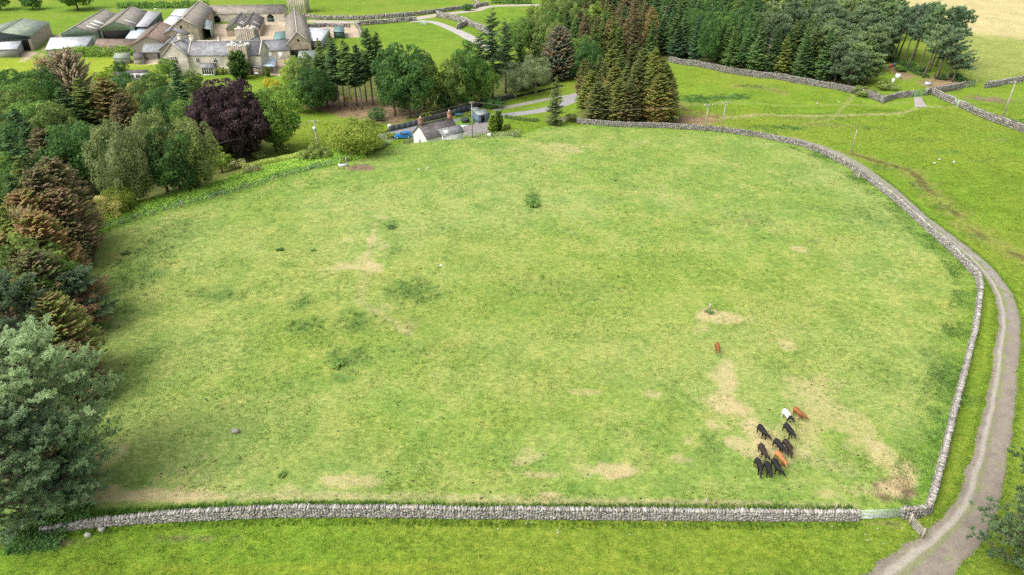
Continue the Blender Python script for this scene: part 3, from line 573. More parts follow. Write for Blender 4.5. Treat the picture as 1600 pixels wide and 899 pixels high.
def broadleaf(seed, h=13, r=5, clumps=90, per=90, leaf=.42, c0=(.05, .1, .03), c1=(.1, .16, .045), zb=.12, droop=0.0, trunk_r=.3, limbs=9, squash=1.0, open_=0.0, bark=None, cs=.3):
    rs = np.random.RandomState(seed); cz = h * (zb + (1 - zb) / 2); rz = h * (1 - zb) / 2
    lob = rnd_dirs(7, rs); mb = MB(); P0 = []; N0 = []; CC = []; S = []
    for i in range(clumps):
        z = 1 - 2 * (i + .5) / clumps; z = z * .97; a = i * 2.39996 + rs.rand() * .8; q = math.sqrt(1 - z * z); d = np.array([q * math.cos(a), q * math.sin(a), z])
        bul = .80 + .24 * max(0, (lob @ d).max()) ** 2 * rs.uniform(.8, 1.15) - (.12 if z < -.3 else 0)
        if rs.rand() < open_: continue
        inner = rs.rand() < .30; bul *= (rs.uniform(.3, .7) if inner else 1) * rs.uniform(.80, 1.10)
        c = np.array([d[0] * r * bul, d[1] * r * bul, cz + d[2] * rz * bul]); cr = r * cs * rs.uniform(.65, 1.2)
        n = int(per * (cr / (r * cs)) ** 2); dd = rnd_dirs(n, rs); dd = dd + d * .55 + np.array([0, 0, .25]); dd /= np.linalg.norm(dd, axis=1)[:, None]
        rad = cr * rs.uniform(.55, 1.05, n) ** .6; p = c + dd * rad[:, None] * np.array([1, 1, .8 + droop]); p[:, 2] -= droop * cr * rs.rand(n) * 1.3
        nn = dd + rs.randn(n, 3) * .45; nn /= np.linalg.norm(nn, axis=1)[:, None]
        tone = np.clip(rs.rand() * .85 + rs.rand(n) * .45 - .12, 0, 1.15); P0.append(p); N0.append(nn); CC.append(pal(c0, c1, tone)); S.append(leaf * rs.uniform(.6, 1.3, n))
    leaf_quads(mb, np.vstack(P0), np.vstack(N0), np.concatenate(S), np.vstack(CC), rs, .8 + droop * .5)
    tm, _ = trunk_mesh(rs, h, trunk_r, .75, limbs, r * .8)
    return dict(crown=mb, trunk=tm, bark=bark or BARK, h=h, r=r)
def spruce(seed, h=14, r=3, zb=.06, nper=9, dz=.42, k=9, c0=(.03, .06, .025), c1=(.07, .12, .04), brown=0.0, cb=((.15, .085, .05), (.28, .17, .10)), shape=.85, trunk_r=.2, bark=None, gap=0.0, wid=.30, up=0.0, brown_low=True, round_=0):
    rs = np.random.RandomState(seed); mb = MB(); zs = np.arange(zb * h, h * .985, dz)
    A = []; 
    for z in zs:
        f = (z - zb * h) / (h * (1 - zb)); L0 = r * (1 - f) ** shape * (min(1, .55 + f * 2.5)) + .18
        if round_: L0 = r * math.sqrt(max(0.02, 1 - f ** round_)) * min(1, .6 + f * 2)
        for j in range(max(4, int(nper * (.55 + .45 * L0 / r)))):
            if rs.rand() < gap: continue
            A.append((z + rs.randn() * dz * .4, rs.rand() * 6.283, L0 * rs.uniform(.66, 1.14), f))
    A = np.array(A); m = len(A); lean = rs.randn(2) * .2
    s = np.linspace(.12, 1, k)[None]; L = A[:, 2:3]; z0 = A[:, 0:1]; ca, sa = np.cos(A[:, 1:2]), np.sin(A[:, 1:2])
    droop = rs.uniform(.25, .6, (m, 1)) * (1 - A[:, 3:4] * .8) - up
    px, py, pz = ca * L * s, sa * L * s, z0 - droop * L * s + .28 * L * s ** 2.2
    w = (wid * L * (1.08 - s) + .16) * rs.uniform(.7, 1.25, (m, k)); st = L / k * 1.5 + .1
    isb = (rs.rand(m, 1) * .62 + rs.rand(m, k) * .38 < brown * (1.6 - 1.2 * A[:, 3:4] if brown_low else 1))
    bt = rs.rand(m, 1)
    for sd_ in (-1, 1):
        ang = A[:, 1:2] + sd_ * rs.uniform(.7, 1.2, (m, k)); dx, dy = np.cos(ang) * w, np.sin(ang) * w; dzv = -w * rs.uniform(.1, .8, (m, k)) + up * .2
        tx, ty, tz = ca * st * .5, sa * st * .5, np.full((m, k), 0.0) - .12 * st
        p = np.stack([px, py, pz], -1); e = np.stack([dx, dy, dzv], -1); tt = np.stack([tx + 0 * px, ty + 0 * px, tz], -1)
        V = np.stack([p - tt * .4, p + tt, p + e + tt * .55, p + e * .8 - tt * .2], 2)
        tone = np.clip(bt * .6 + s * .35 + rs.rand(m, k) * .3 - .1, 0, 1); C = pal(c0, c1, tone); Cb = pal(cb[0], cb[1], np.clip(tone + .1, 0, 1)); C = np.where(isb[..., None], Cb, C)
        mb.add(V.reshape(-1, 3), np.arange(m * k * 4).reshape(-1, 4), np.repeat(C.reshape(-1, 3), 4, 0))
    # hanging twigs under each branch
    p = np.stack([px, py, pz], -1); tt = np.stack([ca * st * .5 + 0 * px, sa * st * .5 + 0 * px, 0 * px], -1); e = np.stack([rs.randn(m, k) * .08, rs.randn(m, k) * .08, -w * .8], -1)
    V = np.stack([p - tt * .5, p + tt * .5, p + tt * .3 + e, p - tt * .3 + e * .8], 2); C = pal(c0, c1, np.clip(bt * .5 + rs.rand(m, k) * .3, 0, 1)); C = np.where(isb[..., None], pal(cb[0], cb[1], bt * .6 + 0 * s), C)
    mb.add(V.reshape(-1, 3), np.arange(m * k * 4).reshape(-1, 4), np.repeat(C.reshape(-1, 3), 4, 0))
    tm = MB(); t = np.linspace(0, 1, 8); tm.tube(np.stack([0 * t, 0 * t, t * h * .98 - .5 * (t == 0)], 1), trunk_r * (1.1 - t) + .02, 7)
    if zb > .2:
        for i in range(14):
            z = h * (.12 + (zb) * rs.rand()); a = rs.rand() * 6.28; l = rs.uniform(.4, 1.3); tm.tube([(0, 0, z), (math.cos(a) * l, math.sin(a) * l, z - .2)], [.03, .01], 4)
    return dict(crown=mb, trunk=tm, bark=bark or BARK, h=h, r=r)
def pine(seed, h=14, r=5, zb=.3, limbs=46, subs=6, tufts=4, needles=10, nl=.42, nw=.09, c0=(.05, .085, .05), c1=(.12, .17, .10), lean=0.0, trunk_r=.28, flat=.5, up=.35, bark=None, low=.55, brown=0.0, asym=0):
    rs = np.random.RandomState(seed); tm = MB(); t = np.linspace(0, 1, 9)
    ax = np.stack([lean * t ** 1.4 + .2 * np.sin(t * 4 + seed) * t, .2 * np.sin(t * 3 + seed * 2) * t, t * h * .95 - .5 * (t == 0)], 1); tm.tube(ax, trunk_r * (1.1 - t * .95) + .02, 8)
    cen = []; dirs = []; tone = []; bz = []
    for i in range(limbs):
        f = ((i + .5) / limbs); z = zb + (1 - zb) * f; b = np.array([np.interp(z, t, ax[:, j]) for j in range(3)]); a = i * 2.4 + rs.randn() * .4
        prof = math.sin(min(1, low + f * .75) * math.pi * .5) * (1 - f ** 2.4) ** .6 + .10; L = r * prof * rs.uniform(.65, 1.12) * (1 + asym * math.cos(a)); u = up * rs.uniform(.5, 1.3) + .5 * f
        s = np.linspace(0, 1, 6)[:, None]; d = np.array([math.cos(a), math.sin(a), 0]); path = b + d * L * s + np.array([0, 0, 1]) * L * (u * s ** 1.3 - flat * .15 * s ** 3) + np.cumsum(rs.randn(6, 3) * .05 * L / 5, 0) * s
        tm.tube(path, trunk_r * .3 * (1.15 - s[:, 0]) * (1.2 - f * .6) + .012, 5); lt = rs.rand(); lb = rs.rand() < brown * (1.3 - f)
        for j in range(subs + 1):
            q = .3 + .7 * j / subs; o = np.array([np.interp(q, s[:, 0], path[:, c]) for c in range(3)]); sa = a + (rs.choice([-1, 1]) * rs.uniform(.5, 1.2) if j < subs else 0); sl = L * .36 * (1.15 - q * .6) * rs.uniform(.6, 1.2)
            e = o + np.array([math.cos(sa) * sl, math.sin(sa) * sl, sl * rs.uniform(.05, .55)]); 
            if j < subs and sl > .5: tm.tube([o, e], [.03, .012], 3, cap=False)
            for m_ in range(tufts):
                w = (m_ + 1) / tufts; cen.append(o + (e - o) * w + rs.randn(3) * .11 * r * .3); dd = (e - o) / (np.linalg.norm(e - o) + 1e-6) * .7 + np.array([0, 0, .75]) + rs.randn(3) * .25; dirs.append(dd / np.linalg.norm(dd)); tone.append(lt * .4 + rs.rand() * .6); bz.append(lb)
    cen = np.array(cen); dirs = np.array(dirs); tone = np.array(tone); bz = np.array(bz); n = len(cen); k = needles
    N = (dirs[:, None] * .75 + rs.randn(n, k, 3) * .55); N /= np.linalg.norm(N, axis=2)[..., None]; o = cen[:, None] + dirs[:, None] * rs.uniform(-.3, .5, (n, k, 1)) * nl; l = nl * rs.uniform(.6, 1.2, (n, k, 1))
    rr = rnd_dirs(n * k, rs).reshape(n, k, 3); u = np.cross(N, rr); u /= np.linalg.norm(u, axis=2)[..., None] + 1e-9; u = u * nw * rs.uniform(.6, 1.3, (n, k, 1))
    V = np.stack([o - u * .4, o + u * .4, o + N * l + u, o + N * l - u], 2); C = pal(c0, c1, np.clip(tone[:, None] + rs.rand(n, k) * .3 - .1, 0, 1)); C = np.where(bz[:, None, None], pal((.16, .10, .06), (.27, .18, .11), tone[:, None] + 0 * C[..., 0]), C)
    cm = MB(); cm.add(V.reshape(-1, 3), np.arange(n * k * 4).reshape(-1, 4), np.repeat(C.reshape(-1, 3), 4, 0))
    return dict(crown=cm, trunk=tm, bark=bark or BARK, h=h, r=r)
LIB = {}
def proto(key, fn, **kw):
    d = fn(**kw); d['me_c'] = None; LIB[key] = d
def put(key, loc, h, r, label, cat='tree', group=None, rot=None, name=None, lean=None):
    d = LIB[key]; root = empty(name or d.get('name', 'tree'), loc, label, cat, group)
    root.rotation_euler = (0 if lean is None else lean[1], 0 if lean is None else lean[0], random.uniform(0, 6.283) if rot is None else rot)
    root.scale = (r / d['r'], r / d['r'], h / d['h'])
    if d['me_c'] is None:
        o = d['trunk'].build('trunk', d['bark']); c = d['crown'].build('crown', FOL); d['me_t'], d['me_c'] = o.data, c.data
        d['crown'] = d['trunk'] = None
    else:
        o = bpy.data.objects.new('trunk', d['me_t']); c = bpy.data.objects.new('crown', d['me_c']); SC.collection.objects.link(o); SC.collection.objects.link(c)
    o.parent = root; c.parent = root
    return root
def top(key, px, py, h, r, label, cat='tree', group=None, **kw):
    """a tree of height h whose tip stands on this line of sight"""
    q = P(px, py, h); return put(key, q, h, r, label, cat, group, **kw)
def base(key, px, py, h, r, label, cat='tree', group=None, **kw):
    return put(key, P(px, py), h, r, label, cat, group, **kw)

def bt(key, bx_, by_, ty, r, label, cat='tree', group=None, **kw):
    """a tree standing at this ground point, tall enough to reach the line of sight ty"""
    q = P(bx_, by_); v = (ty - 449.5) / FPX; k = (math.sin(PITCH) + v * math.cos(PITCH)) / (math.cos(PITCH) - v * math.sin(PITCH)); return put(key, q, CAMH - q.y * k - q.z, r, label, cat, group, **kw)
DG0, DG1 = (.026, .062, .022), (.07, .135, .036)
proto('spruce0', spruce, seed=1, c0=(.030, .065, .026), c1=(.10, .165, .058), k=11, nper=11); proto('spruce1', spruce, seed=2, c0=(.028, .068, .034), c1=(.085, .155, .07), k=11, nper=11, h=15, r=3.2, brown=.06); proto('spruce2', spruce, seed=3, c0=(.05, .078, .025), c1=(.14, .18, .055), brown=.12, k=11, nper=11)
proto('brownspruce', spruce, seed=4, h=15, r=3.8, brown=.62, c0=(.065, .085, .032), c1=(.13, .15, .055), brown_low=False, k=15, dz=.28, nper=14, wid=.24, cb=((.105, .085, .05), (.20, .16, .09)), shape=.55, up=.2)
proto('rustspruce', spruce, seed=5, h=13, r=3.8, brown=.68, c0=(.07, .09, .03), c1=(.15, .18, .055), brown_low=False, k=20, dz=.2, nper=18, wid=.15, cb=((.11, .082, .052), (.21, .15, .095)), shape=.45, up=.35)
proto('rustround', spruce, seed=55, h=12, r=4.4, brown=.42, c0=(.08, .11, .04), c1=(.16, .19, .07), brown_low=False, k=20, dz=.19, nper=19, wid=.14, cb=((.11, .082, .052), (.21, .155, .10)), round_=1.4, up=.25)
proto('blue', spruce, seed=6, h=14, r=5, c0=(.06, .085, .065), c1=(.125, .155, .125), brown=.42, brown_low=False, cb=((.12, .085, .06), (.21, .155, .11)), k=20, dz=.22, nper=18, wid=.16, up=.25, round_=1.25)
proto('larchbrown', spruce, seed=16, h=12, r=6, c0=(.10, .11, .065), c1=(.19, .19, .12), brown=.55, brown_low=False, cb=((.16, .125, .09), (.30, .245, .18)), k=18, dz=.26, nper=15, wid=.17, up=.5, round_=1.8, gap=.1)
proto('thuja0', spruce, seed=7, h=14, r=2.6, c0=(.055, .08, .022), c1=(.15, .175, .06), brown=.2, cb=((.12, .095, .045), (.21, .17, .08)), k=12, dz=.28, nper=12, wid=.24, shape=.55, up=.15, zb=.02)
proto('thuja1', spruce, seed=8, h=14, r=2.8, c0=(.05, .075, .022), c1=(.14, .16, .055), brown=.36, cb=((.13, .095, .05), (.24, .18, .09)), k=16, dz=.24, nper=14, wid=.2, round_=1.5, up=.3, zb=.02)
proto('polefir0', spruce, seed=9, h=17, r=2.7, zb=.42, c0=(.03, .065, .03), c1=(.095, .155, .06), dz=.34, nper=12, shape=.6, bark=BARKG, trunk_r=.2); proto('polefir1', spruce, seed=10, h=17, r=2.6, zb=.46, c0=(.045, .09, .032), c1=(.13, .19, .06), dz=.34, nper=12, shape=.6, bark=BARKG, trunk_r=.18, gap=.05)
proto('dougfir', spruce, seed=11, h=24, r=4.6, zb=.3, c0=(.032, .062, .03), c1=(.085, .13, .06), dz=.55, bark=BARKG, trunk_r=.32, gap=.25, nper=8, k=11, shape=.6)
proto('smallspruce', spruce, seed=12, h=11, r=2.4, c0=(.055, .085, .035), c1=(.12, .15, .055), brown=.08, zb=.02)
proto('dark0', broadleaf, seed=21, c0=DG0, c1=DG1, clumps=110, per=80); proto('dark1', broadleaf, seed=22, c0=(.03, .07, .024), c1=(.08, .15, .04), clumps=100, per=80, h=12, r=5.2)
proto('mid0', broadleaf, seed=23, c0=(.055, .11, .028), c1=(.125, .20, .045), clumps=100, per=80); proto('mid1', broadleaf, seed=24, c0=(.06, .10, .03), c1=(.13, .175, .05), clumps=90, per=90, h=11, r=4.6)
proto('light', broadleaf, seed=25, c0=(.09, .14, .025), c1=(.20, .26, .05), clumps=80, per=90, h=9, r=4, leaf=.36)
proto('yellow', broadleaf, seed=26, c0=(.09, .13, .022), c1=(.225, .265, .05), clumps=120, per=90, h=7, r=5, leaf=.32, zb=.02)
proto('birch', broadleaf, seed=27, c0=(.08, .105, .04), c1=(.165, .19, .08), clumps=150, per=120, h=16, r=5.4, leaf=.28, zb=.05, droop=.75, bark=BARKG, cs=.23)
proto('birch1', broadleaf, seed=37, c0=(.07, .10, .035), c1=(.16, .19, .07), clumps=130, per=110, h=14, r=4.6, leaf=.28, zb=.05, droop=.6, bark=BARKG, cs=.25)
proto('copper', broadleaf, seed=28, c0=(.022, .014, .016), c1=(.068, .044, .050), clumps=330, per=110, h=16, r=8.5, leaf=.5, zb=.03, cs=.2, trunk_r=.6)
proto('willow', broadleaf, seed=29, c0=(.09, .125, .06), c1=(.175, .215, .115), clumps=130, per=90, h=10, r=5, leaf=.24, zb=.2, open_=.2, bark=BARKG, cs=.24)
proto('bushdark', broadleaf, seed=30, c0=(.03, .075, .025), c1=(.07, .14, .04), clumps=60, per=90, h=5, r=3.5, leaf=.3, zb=0.0); proto('bush', broadleaf, seed=31, c0=(.09, .13, .035), c1=(.2, .24, .07), clumps=50, per=70, h=3, r=2, leaf=.22, zb=0.0)
proto('gorse', broadleaf, seed=32, c0=(.16, .18, .07), c1=(.30, .31, .14), clumps=50, per=70, h=2.2, r=2, leaf=.2, zb=0.0)
proto('gold', broadleaf, seed=33, c0=(.24, .21, .02), c1=(.44, .40, .05), clumps=60, per=60, h=4, r=3, leaf=.3, zb=0.0)
proto('weed', broadleaf, seed=39, c0=(.06, .12, .035), c1=(.13, .21, .07), clumps=26, per=30, h=5, r=4, leaf=1.5, zb=0.0, open_=.25); proto('tan', broadleaf, seed=34, c0=(.17, .15, .05), c1=(.36, .33, .12), clumps=70, per=90, h=5, r=3.6, leaf=.26, zb=0.0, open_=.15)
proto('cypress', spruce, seed=35, h=6, r=1.8, c0=(.03, .062, .02), c1=(.07, .12, .03), dz=.16, nper=12, k=6, shape=.4, up=.8, zb=0.0)
proto('cypresslight', spruce, seed=36, h=5, r=1.0, c0=(.06, .10, .02), c1=(.12, .17, .03), dz=.16, nper=9, k=5, shape=.45, up=.8, zb=0.0)
proto('scots0', pine, seed=41, h=18, r=4.4, zb=.56, lean=1.0, limbs=24, subs=5, tufts=4, needles=9, nl=.6, nw=.14, bark=BARK, flat=1, up=.15, asym=.35, c0=(.045, .085, .045), c1=(.13, .195, .105)); proto('scots1', pine, seed=42, h=17, r=4.2, zb=.5, lean=.8, limbs=24, subs=5, tufts=4, needles=9, nl=.6, nw=.14, up=.15, asym=.35, c0=(.055, .095, .06), c1=(.16, .22, .14))
proto('greypine', pine, seed=43, h=13, r=4, zb=.2, lean=.8, limbs=40, needles=10, nl=.55, nw=.13, c0=(.055, .095, .05), c1=(.17, .225, .125))
proto('bigpine', pine, seed=44, h=17, r=5.6, zb=.10, limbs=95, subs=9, tufts=5, needles=20, nl=.30, nw=.038, c0=(.085, .13, .075), c1=(.25, .325, .215), low=.75, up=.45, trunk_r=.34)
proto('bigpine1', pine, seed=45, h=15, r=5.0, zb=.08, limbs=84, subs=9, tufts=5, needles=18, nl=.30, nw=.04, c0=(.07, .12, .06), c1=(.22, .30, .17), low=.75, up=.4, brown=.03, trunk_r=.3)
proto('greenpine', pine, seed=47, h=13, r=5, zb=.08, limbs=84, subs=9, tufts=5, needles=18, nl=.28, nw=.038, c0=(.045, .085, .04), c1=(.14, .20, .095), low=.75, up=.4)
proto('dead', spruce, seed=61, h=14, r=2.2, gap=.72, k=6, c0=(.20, .18, .15), c1=(.34, .31, .27), wid=.08, dz=.5, bark=BARKG, trunk_r=.2)
proto('mixpine', pine, seed=46, h=13, r=4.2, zb=.1, limbs=64, subs=7, tufts=4, needles=13, nl=.36, nw=.06, c0=(.06, .10, .055), c1=(.15, .20, .12), low=.7, up=.3, brown=.3)
for k_ in LIB: LIB[k_]['name'] = {'spruce0': 'spruce_tree', 'spruce1': 'spruce_tree', 'spruce2': 'spruce_tree', 'brownspruce': 'spruce_tree', 'rustspruce': 'spruce_tree', 'rustround': 'spruce_tree', 'blue': 'spruce_tree', 'larchbrown': 'larch_tree', 'thuja0': 'conifer_tree', 'thuja1': 'conifer_tree', 'polefir0': 'fir_tree', 'polefir1': 'fir_tree', 'dougfir': 'fir_tree',
    'smallspruce': 'spruce_tree', 'birch': 'birch_tree', 'birch1': 'birch_tree', 'copper': 'beech_tree', 'willow': 'willow_tree', 'bushdark': 'bush', 'bush': 'bush', 'gorse': 'bush', 'gold': 'bush', 'tan': 'bush', 'yellow': 'bush', 'cypress': 'cypress_tree', 'cypresslight': 'cypress_tree', 'scots0': 'pine_tree', 'scots1': 'pine_tree', 'greypine': 'pine_tree', 'bigpine': 'pine_tree', 'bigpine1': 'pine_tree', 'mixpine': 'pine_tree', 'greenpine': 'pine_tree', 'dead': 'dead_tree'}.get(k_, 'broadleaf_tree')

# near left and right foreground pines
top('bigpine', 14, 530, 16.5, 5.2, 'big blue-green pine in the bottom left corner, nearest of the left wood', rot=1.0)
top('bigpine1', -20, 650, 12.5, 5.0, 'bushy grey-green pine at the left edge overhanging the end of the near wall', rot=2.2)
top('bigpine1', 62, 660, 10, 3.6, 'lower green pine leaning right beside the big blue-green pine', rot=4.0)
base('greenpine', 1648, 925, 12.0, 5.8, 'dark green pine cut off by the bottom right corner beside the track', rot=3.0)
base('greenpine', 1730, 840, 10, 5.0, 'smaller pine at the right edge beside the track', rot=5.2)
# left wood: rows behind one another, by the line of sight of their tips
TL = [('mixpine', 104, 425, 8.5, 3.8, 'grey-green pine reaching out over the left edge of the field'), ('rustround', 70, 462, 11.5, 4.2, 'rust-brown dying conifer behind the big blue-green pine'), ('spruce2', 30, 428, 14, 4.0, 'yellow-green spruce above the big pine at the left edge'),
      ('rustround', 96, 540, 7.5, 3.2, 'low rust-brown conifer at the field edge beside the big pine'), ('mixpine', -8, 440, 14, 4.4, 'pine at the left edge just above the big blue-green one'), ('rustround', 44, 392, 12, 4.4, 'russet conifer standing above the yellow-green spruce, left edge'),
      ('mid1', 24, 372, 11, 4.2, 'green leafy tree among russet conifers near the left edge'), ('larchbrown', 14, 330, 12, 3.8, 'pale bare-twigged tree at the left edge among the russet conifers'), ('rustspruce', 48, 335, 13, 4.6, 'russet-tipped conifer, middle of the left edge'),
      ('rustround', 92, 404, 7, 3.0, 'small russet conifer at the far left corner of the field'), ('spruce2', -2, 318, 14, 4.0, 'olive-green spruce on the left edge between russet conifers'), ('brownspruce', 74, 244, 15, 4.8, 'tall brown conifer left of the yellow-green bushes'),
      ('rustspruce', 84, 296, 12, 4.4, 'reddish-brown conifer directly left of the yellow-green bushes'), ('brownspruce', 50, 262, 15, 4.8, 'brown and green conifer, second left of the dark sycamore'), ('spruce2', 24, 240, 16, 4.4, 'olive spruce with brown inner twigs near the left edge'),
      ('brownspruce', 60, 200, 15, 4.8, 'brown-topped conifer behind the russet row at the left'), ('spruce1', 4, 200, 17, 4.8, 'dark green spruce on the left edge, upper part'), ('spruce0', 10, 268, 15, 4.0, 'green spruce on the left edge with upright shoots'), ('rustround', 98, 336, 8.5, 3.4, 'low russet conifer where the dark hedge begins'),
      ('spruce0', 36, 186, 15, 5.0, 'dark green conifer between brown-topped one and the left edge'), ('brownspruce', 98, 256, 10, 3.6, 'brown conifer tucked under the dark sycamore on its left'), ('rustspruce', 30, 300, 13, 4.6, 'russet and green conifer beside the pale bare-twigged tree'), ('mid0', 60, 408, 10, 3.6, 'fresh green tree between the russet conifers and the big pine')]
TL += [('mid0', -14, 240, 13, 5, 'green tree cut off by the left edge above the olive spruces'), ('dark1', -10, 190, 13, 5, 'dark tree cut off by the left edge beside the dark conifers'), ('spruce0', -16, 290, 14, 5, 'green conifer cut off by the left edge beside the russet row'), ('brownspruce', -10, 365, 12, 5, 'brown conifer cut off by the left edge above the big pine'), ('mid1', -18, 140, 12, 5, 'olive tree cut off by the left edge below the lawn')]
for k_, a, b_, h, r, l in TL: top(k_, a, b_, h, r, l)
ML = [('dark0', 145, 196, -306, 6.2, 'dark green sycamore left of the tall pale birch'), ('dark1', 118, 232, -300, 4.6, 'dark round tree under the sycamore, left of the birch'), ('birch', 212, 196, -320, 4.8, 'tall pale olive birch with weeping branches, front of the wood'),
      ('birch1', 262, 182, -300, 4.2, 'pale birch peeping up right behind the tallest birch'), ('birch1', 314, 192, -296, 4.0, 'weeping birch with a pale right side, right of the dark ivy tree'), ('dark1', 284, 206, -304, 4.6, 'dark green ivy-clad tree between two birches'),
      ('mid0', 320, 152, -240, 4.8, 'bright green tree left of the copper beech'), ('light', 352, 200, -254, 2.6, 'small yellow-green tree at the foot of the copper beech'), ('copper', 370, 134, -246, 8.0, 'huge dark purple copper beech in front of the farmhouse'),
      ('mid0', 440, 136, -236, 5.0, 'green tree right of the copper beech'), ('mid1', 418, 160, 12, 3.6, 'green tree squeezed between the copper beech and the rounder green tree'), ('spruce1', 272, 98, 15, 4.8, 'blue-green spruce in front of the stone farmhouse gable'),
      ('spruce2', 120, 120, 16, 6.4, 'broad dark conifer in the middle of the left wood, left of a browner one'), ('brownspruce', 160, 122, 15, 6.2, 'brown-flushed dark conifer in the middle of the left wood'), ('spruce0', 92, 134, 15, 6.0, 'dark conifer left of the broad middle pair'), ('brownspruce', 184, 146, 14, 4.0, 'dull brown conifer above the tall pale birch'),
      ('larchbrown', 96, 80, 14, 6.4, 'grey-brown larch in front of the farm sheds'), ('larchbrown', 66, 92, 12, 4.2, 'smaller grey-brown larch left of its taller twin'), ('mid1', 222, 132, 12, 4.4, 'olive green tree behind the two birches'), ('tan', 206, 140, 11, 3.2, 'brownish tree in the middle of the left wood'), ('dark1', 248, 140, 12, 4, 'dark leafy tree left of the blue-green spruce'),
      ('mid0', 26, 128, 12, 5, 'mid green round tree near the top of the left edge'), ('dark0', 52, 108, 12, 5, 'dark green tree under the grey-brown larches, left'), ('mid1', 8, 150, 12, 5, 'green tree at the left edge, third down from the lawn'), ('mid0', 44, 160, 12, 5.4, 'bright green tree left of the dark conifers'), ('dark1', 4, 112, 10, 4.6, 'bushy green tree at the left edge bordering the lawn'),
      ('mid1', 74, 165, 12, 4.4, 'blue-green tree left of the dark conifers'), ('spruce1', 18, 168, 15, 5.6, 'dark conifer at the left edge above the russet row'), ('dark1', 190, 118, 9, 4, 'dark round tree below the grey garden shed'), ('mid0', 236, 113, 8, 3.6, 'bright green tree in front of the low white building'), ('light', 160, 108, 6, 3, 'light green shrub beside the grey garden shed'),
      ('bushdark', 184, 98, 5, 2.4, 'dark bush between the grey shed and the low white building'), ('mid0', 258, 92, 6, 2.8, 'bright green shrub left of the blue-green spruce'), ('mid1', 298, 112, 7, 2.6, 'green tree below the farmhouse windows'), ('birch1', 300, 168, 10, 3, 'small pale birch behind the weeping pair'), ('light', 340, 236, 5, 2.2, 'low light green bush right of the dark ivy tree')]
for k_, a, b_, h, r, l in ML:
    if h < 0: bt(k_, a, -h, b_, r, l)
    else: top(k_, a, b_, h, r, l)
for k_, a, b_, h, r, l in (('tan', 160, 350, 4.6, 3.0, 'tan-flowered elder bush at the end of the hedge bank'), ('yellow', 192, 336, 4.8, 2.6, 'round yellow-green bush right of the tan one'), ('yellow', 560, 240, 6.8, 5.6, 'large yellow-green bush left of the blue car'), ('bush', 500, 252, 3.6, 2.2, 'grey-green shrub behind the utility pole on the bank'),
     ('bush', 482, 254, 2.6, 1.8, 'low olive bush at the foot of the utility pole'), ('gorse', 396, 276, 2.2, 2.0, 'pale dry bush on the rough bank'), ('gorse', 372, 262, 1.6, 2.0, 'pale low bush on the bank nearer the birches'), ('bush', 408, 248, 2.2, 1.8, 'green low bush under the copper beech'), ('bush', 448, 240, 2.2, 1.6, 'green bush on the bank below the round green tree'),
     ('bushdark', 696, 170, 5.8, 3.0, 'round dark green bush above the stream'), ('bushdark', 590, 188, 3, 2.2, 'dark bush left of the stream bend'), ('bush', 612, 216, 1.4, 1.2, 'small green bush beside the blue car'), ('bush', 793, 204, 1.7, .9, 'small round clipped bush on the cottage lawn'), ('bush', 668, 184, 2, 1.6, 'green bush on the bank behind the cottage roof')): base(k_, a, b_, h, r, l)
top('cypress', 368, 82, 8.5, 3.2, 'dark dense yew against the ruined farmhouse tower'); top('gold', 423, 124, 3.4, 2.4, 'golden yellow shrub behind the copper beech'); top('bush', 346, 106, 2.2, 1.6, 'green shrub beside the white porch'); top('cypresslight', 434, 82, 2.4, .6, 'narrow golden conifer between white doors, left'); top('cypresslight', 449, 82, 2.4, .6, 'narrow golden conifer by the white doors, right'); top('cypresslight', 417, 106, 3, .7, 'narrow golden conifer beside the tin carport')
top('cypress', 779, 175, 5.0, 1.2, 'taller dark cypress beside the cottage yard'); top('cypresslight', 770, 181, 4.6, 1.1, 'lighter green cypress in front of its taller twin')
# the belt with the bare trunks
MB_ = [('polefir0', 558, 165, 84, 2.9), ('polefir1', 504, 164, 86, 2.8), ('polefir0', 531, 170, 62, 3.2), ('polefir1', 549, 173, 60, 3.1), ('polefir0', 566, 172, 68, 2.7), ('polefir0', 583, 164, 42, 3.5), ('polefir1', 597, 162, 48, 2.7), ('polefir0', 539, 166, 78, 2.8), ('polefir1', 511, 161, 78, 2.8), ('polefir0', 573, 160, 76, 2.6)]
LB = ['fir with a bare pale trunk behind the middle of the row', 'shorter fir with bare pale trunk, left end of the row', 'fir with bare pale trunk, third in the row', 'light green fir with bare pale trunk beside the yellow sheet', 'slim dark fir with bare trunk, middle of the row', 'tallest fir of the bare-trunked row', 'slim pointed fir with bare trunk, right end of the row',
      'fir with twin bare trunk look, just left of the yellow sheet', 'small fir with bare trunk near the left end of the row', 'small dark fir with bare trunk behind the tallest fir']
for (k_, a, b_, h, r), l in zip(MB_, LB): bt(k_, a, b_, h, r, l)
for k_, a, b_, h, r, l in (('dark0', 640, 74, -184, 6.6, 'large dark green tree right of the bare-trunked firs'), ('dark1', 618, 84, -182, 4.8, 'dark leafy tree touching the right end of the fir row'), ('mid1', 664, 86, -176, 4.6, 'green tree at the right shoulder of the large dark tree'), ('mid1', 470, 88, 12, 4.0, 'light olive tree left of the fir row'), ('light', 452, 96, 10, 3.0, 'yellow-green tree below the slate outbuilding'),
     ('dark1', 488, 108, 12, 4.4, 'dark green tree below the long barn'), ('mid0', 462, 126, 9, 3.6, 'bright green tree left of the litter-covered slope'), ('spruce0', 514, 50, 13, 3.8, 'dark conifer top in front of the teal shed'), ('spruce2', 496, 58, 12, 3, 'olive conifer right of the long barn'), ('spruce1', 480, 100, 12, 3.2, 'dark spruce under the grey-green roof'), ('dark1', 505, 112, 10, 3.6, 'dark leafy tree behind the left bare trunks')): bt(k_, a, -h, b_, r, l) if h < 0 else top(k_, a, b_, h, r, l)
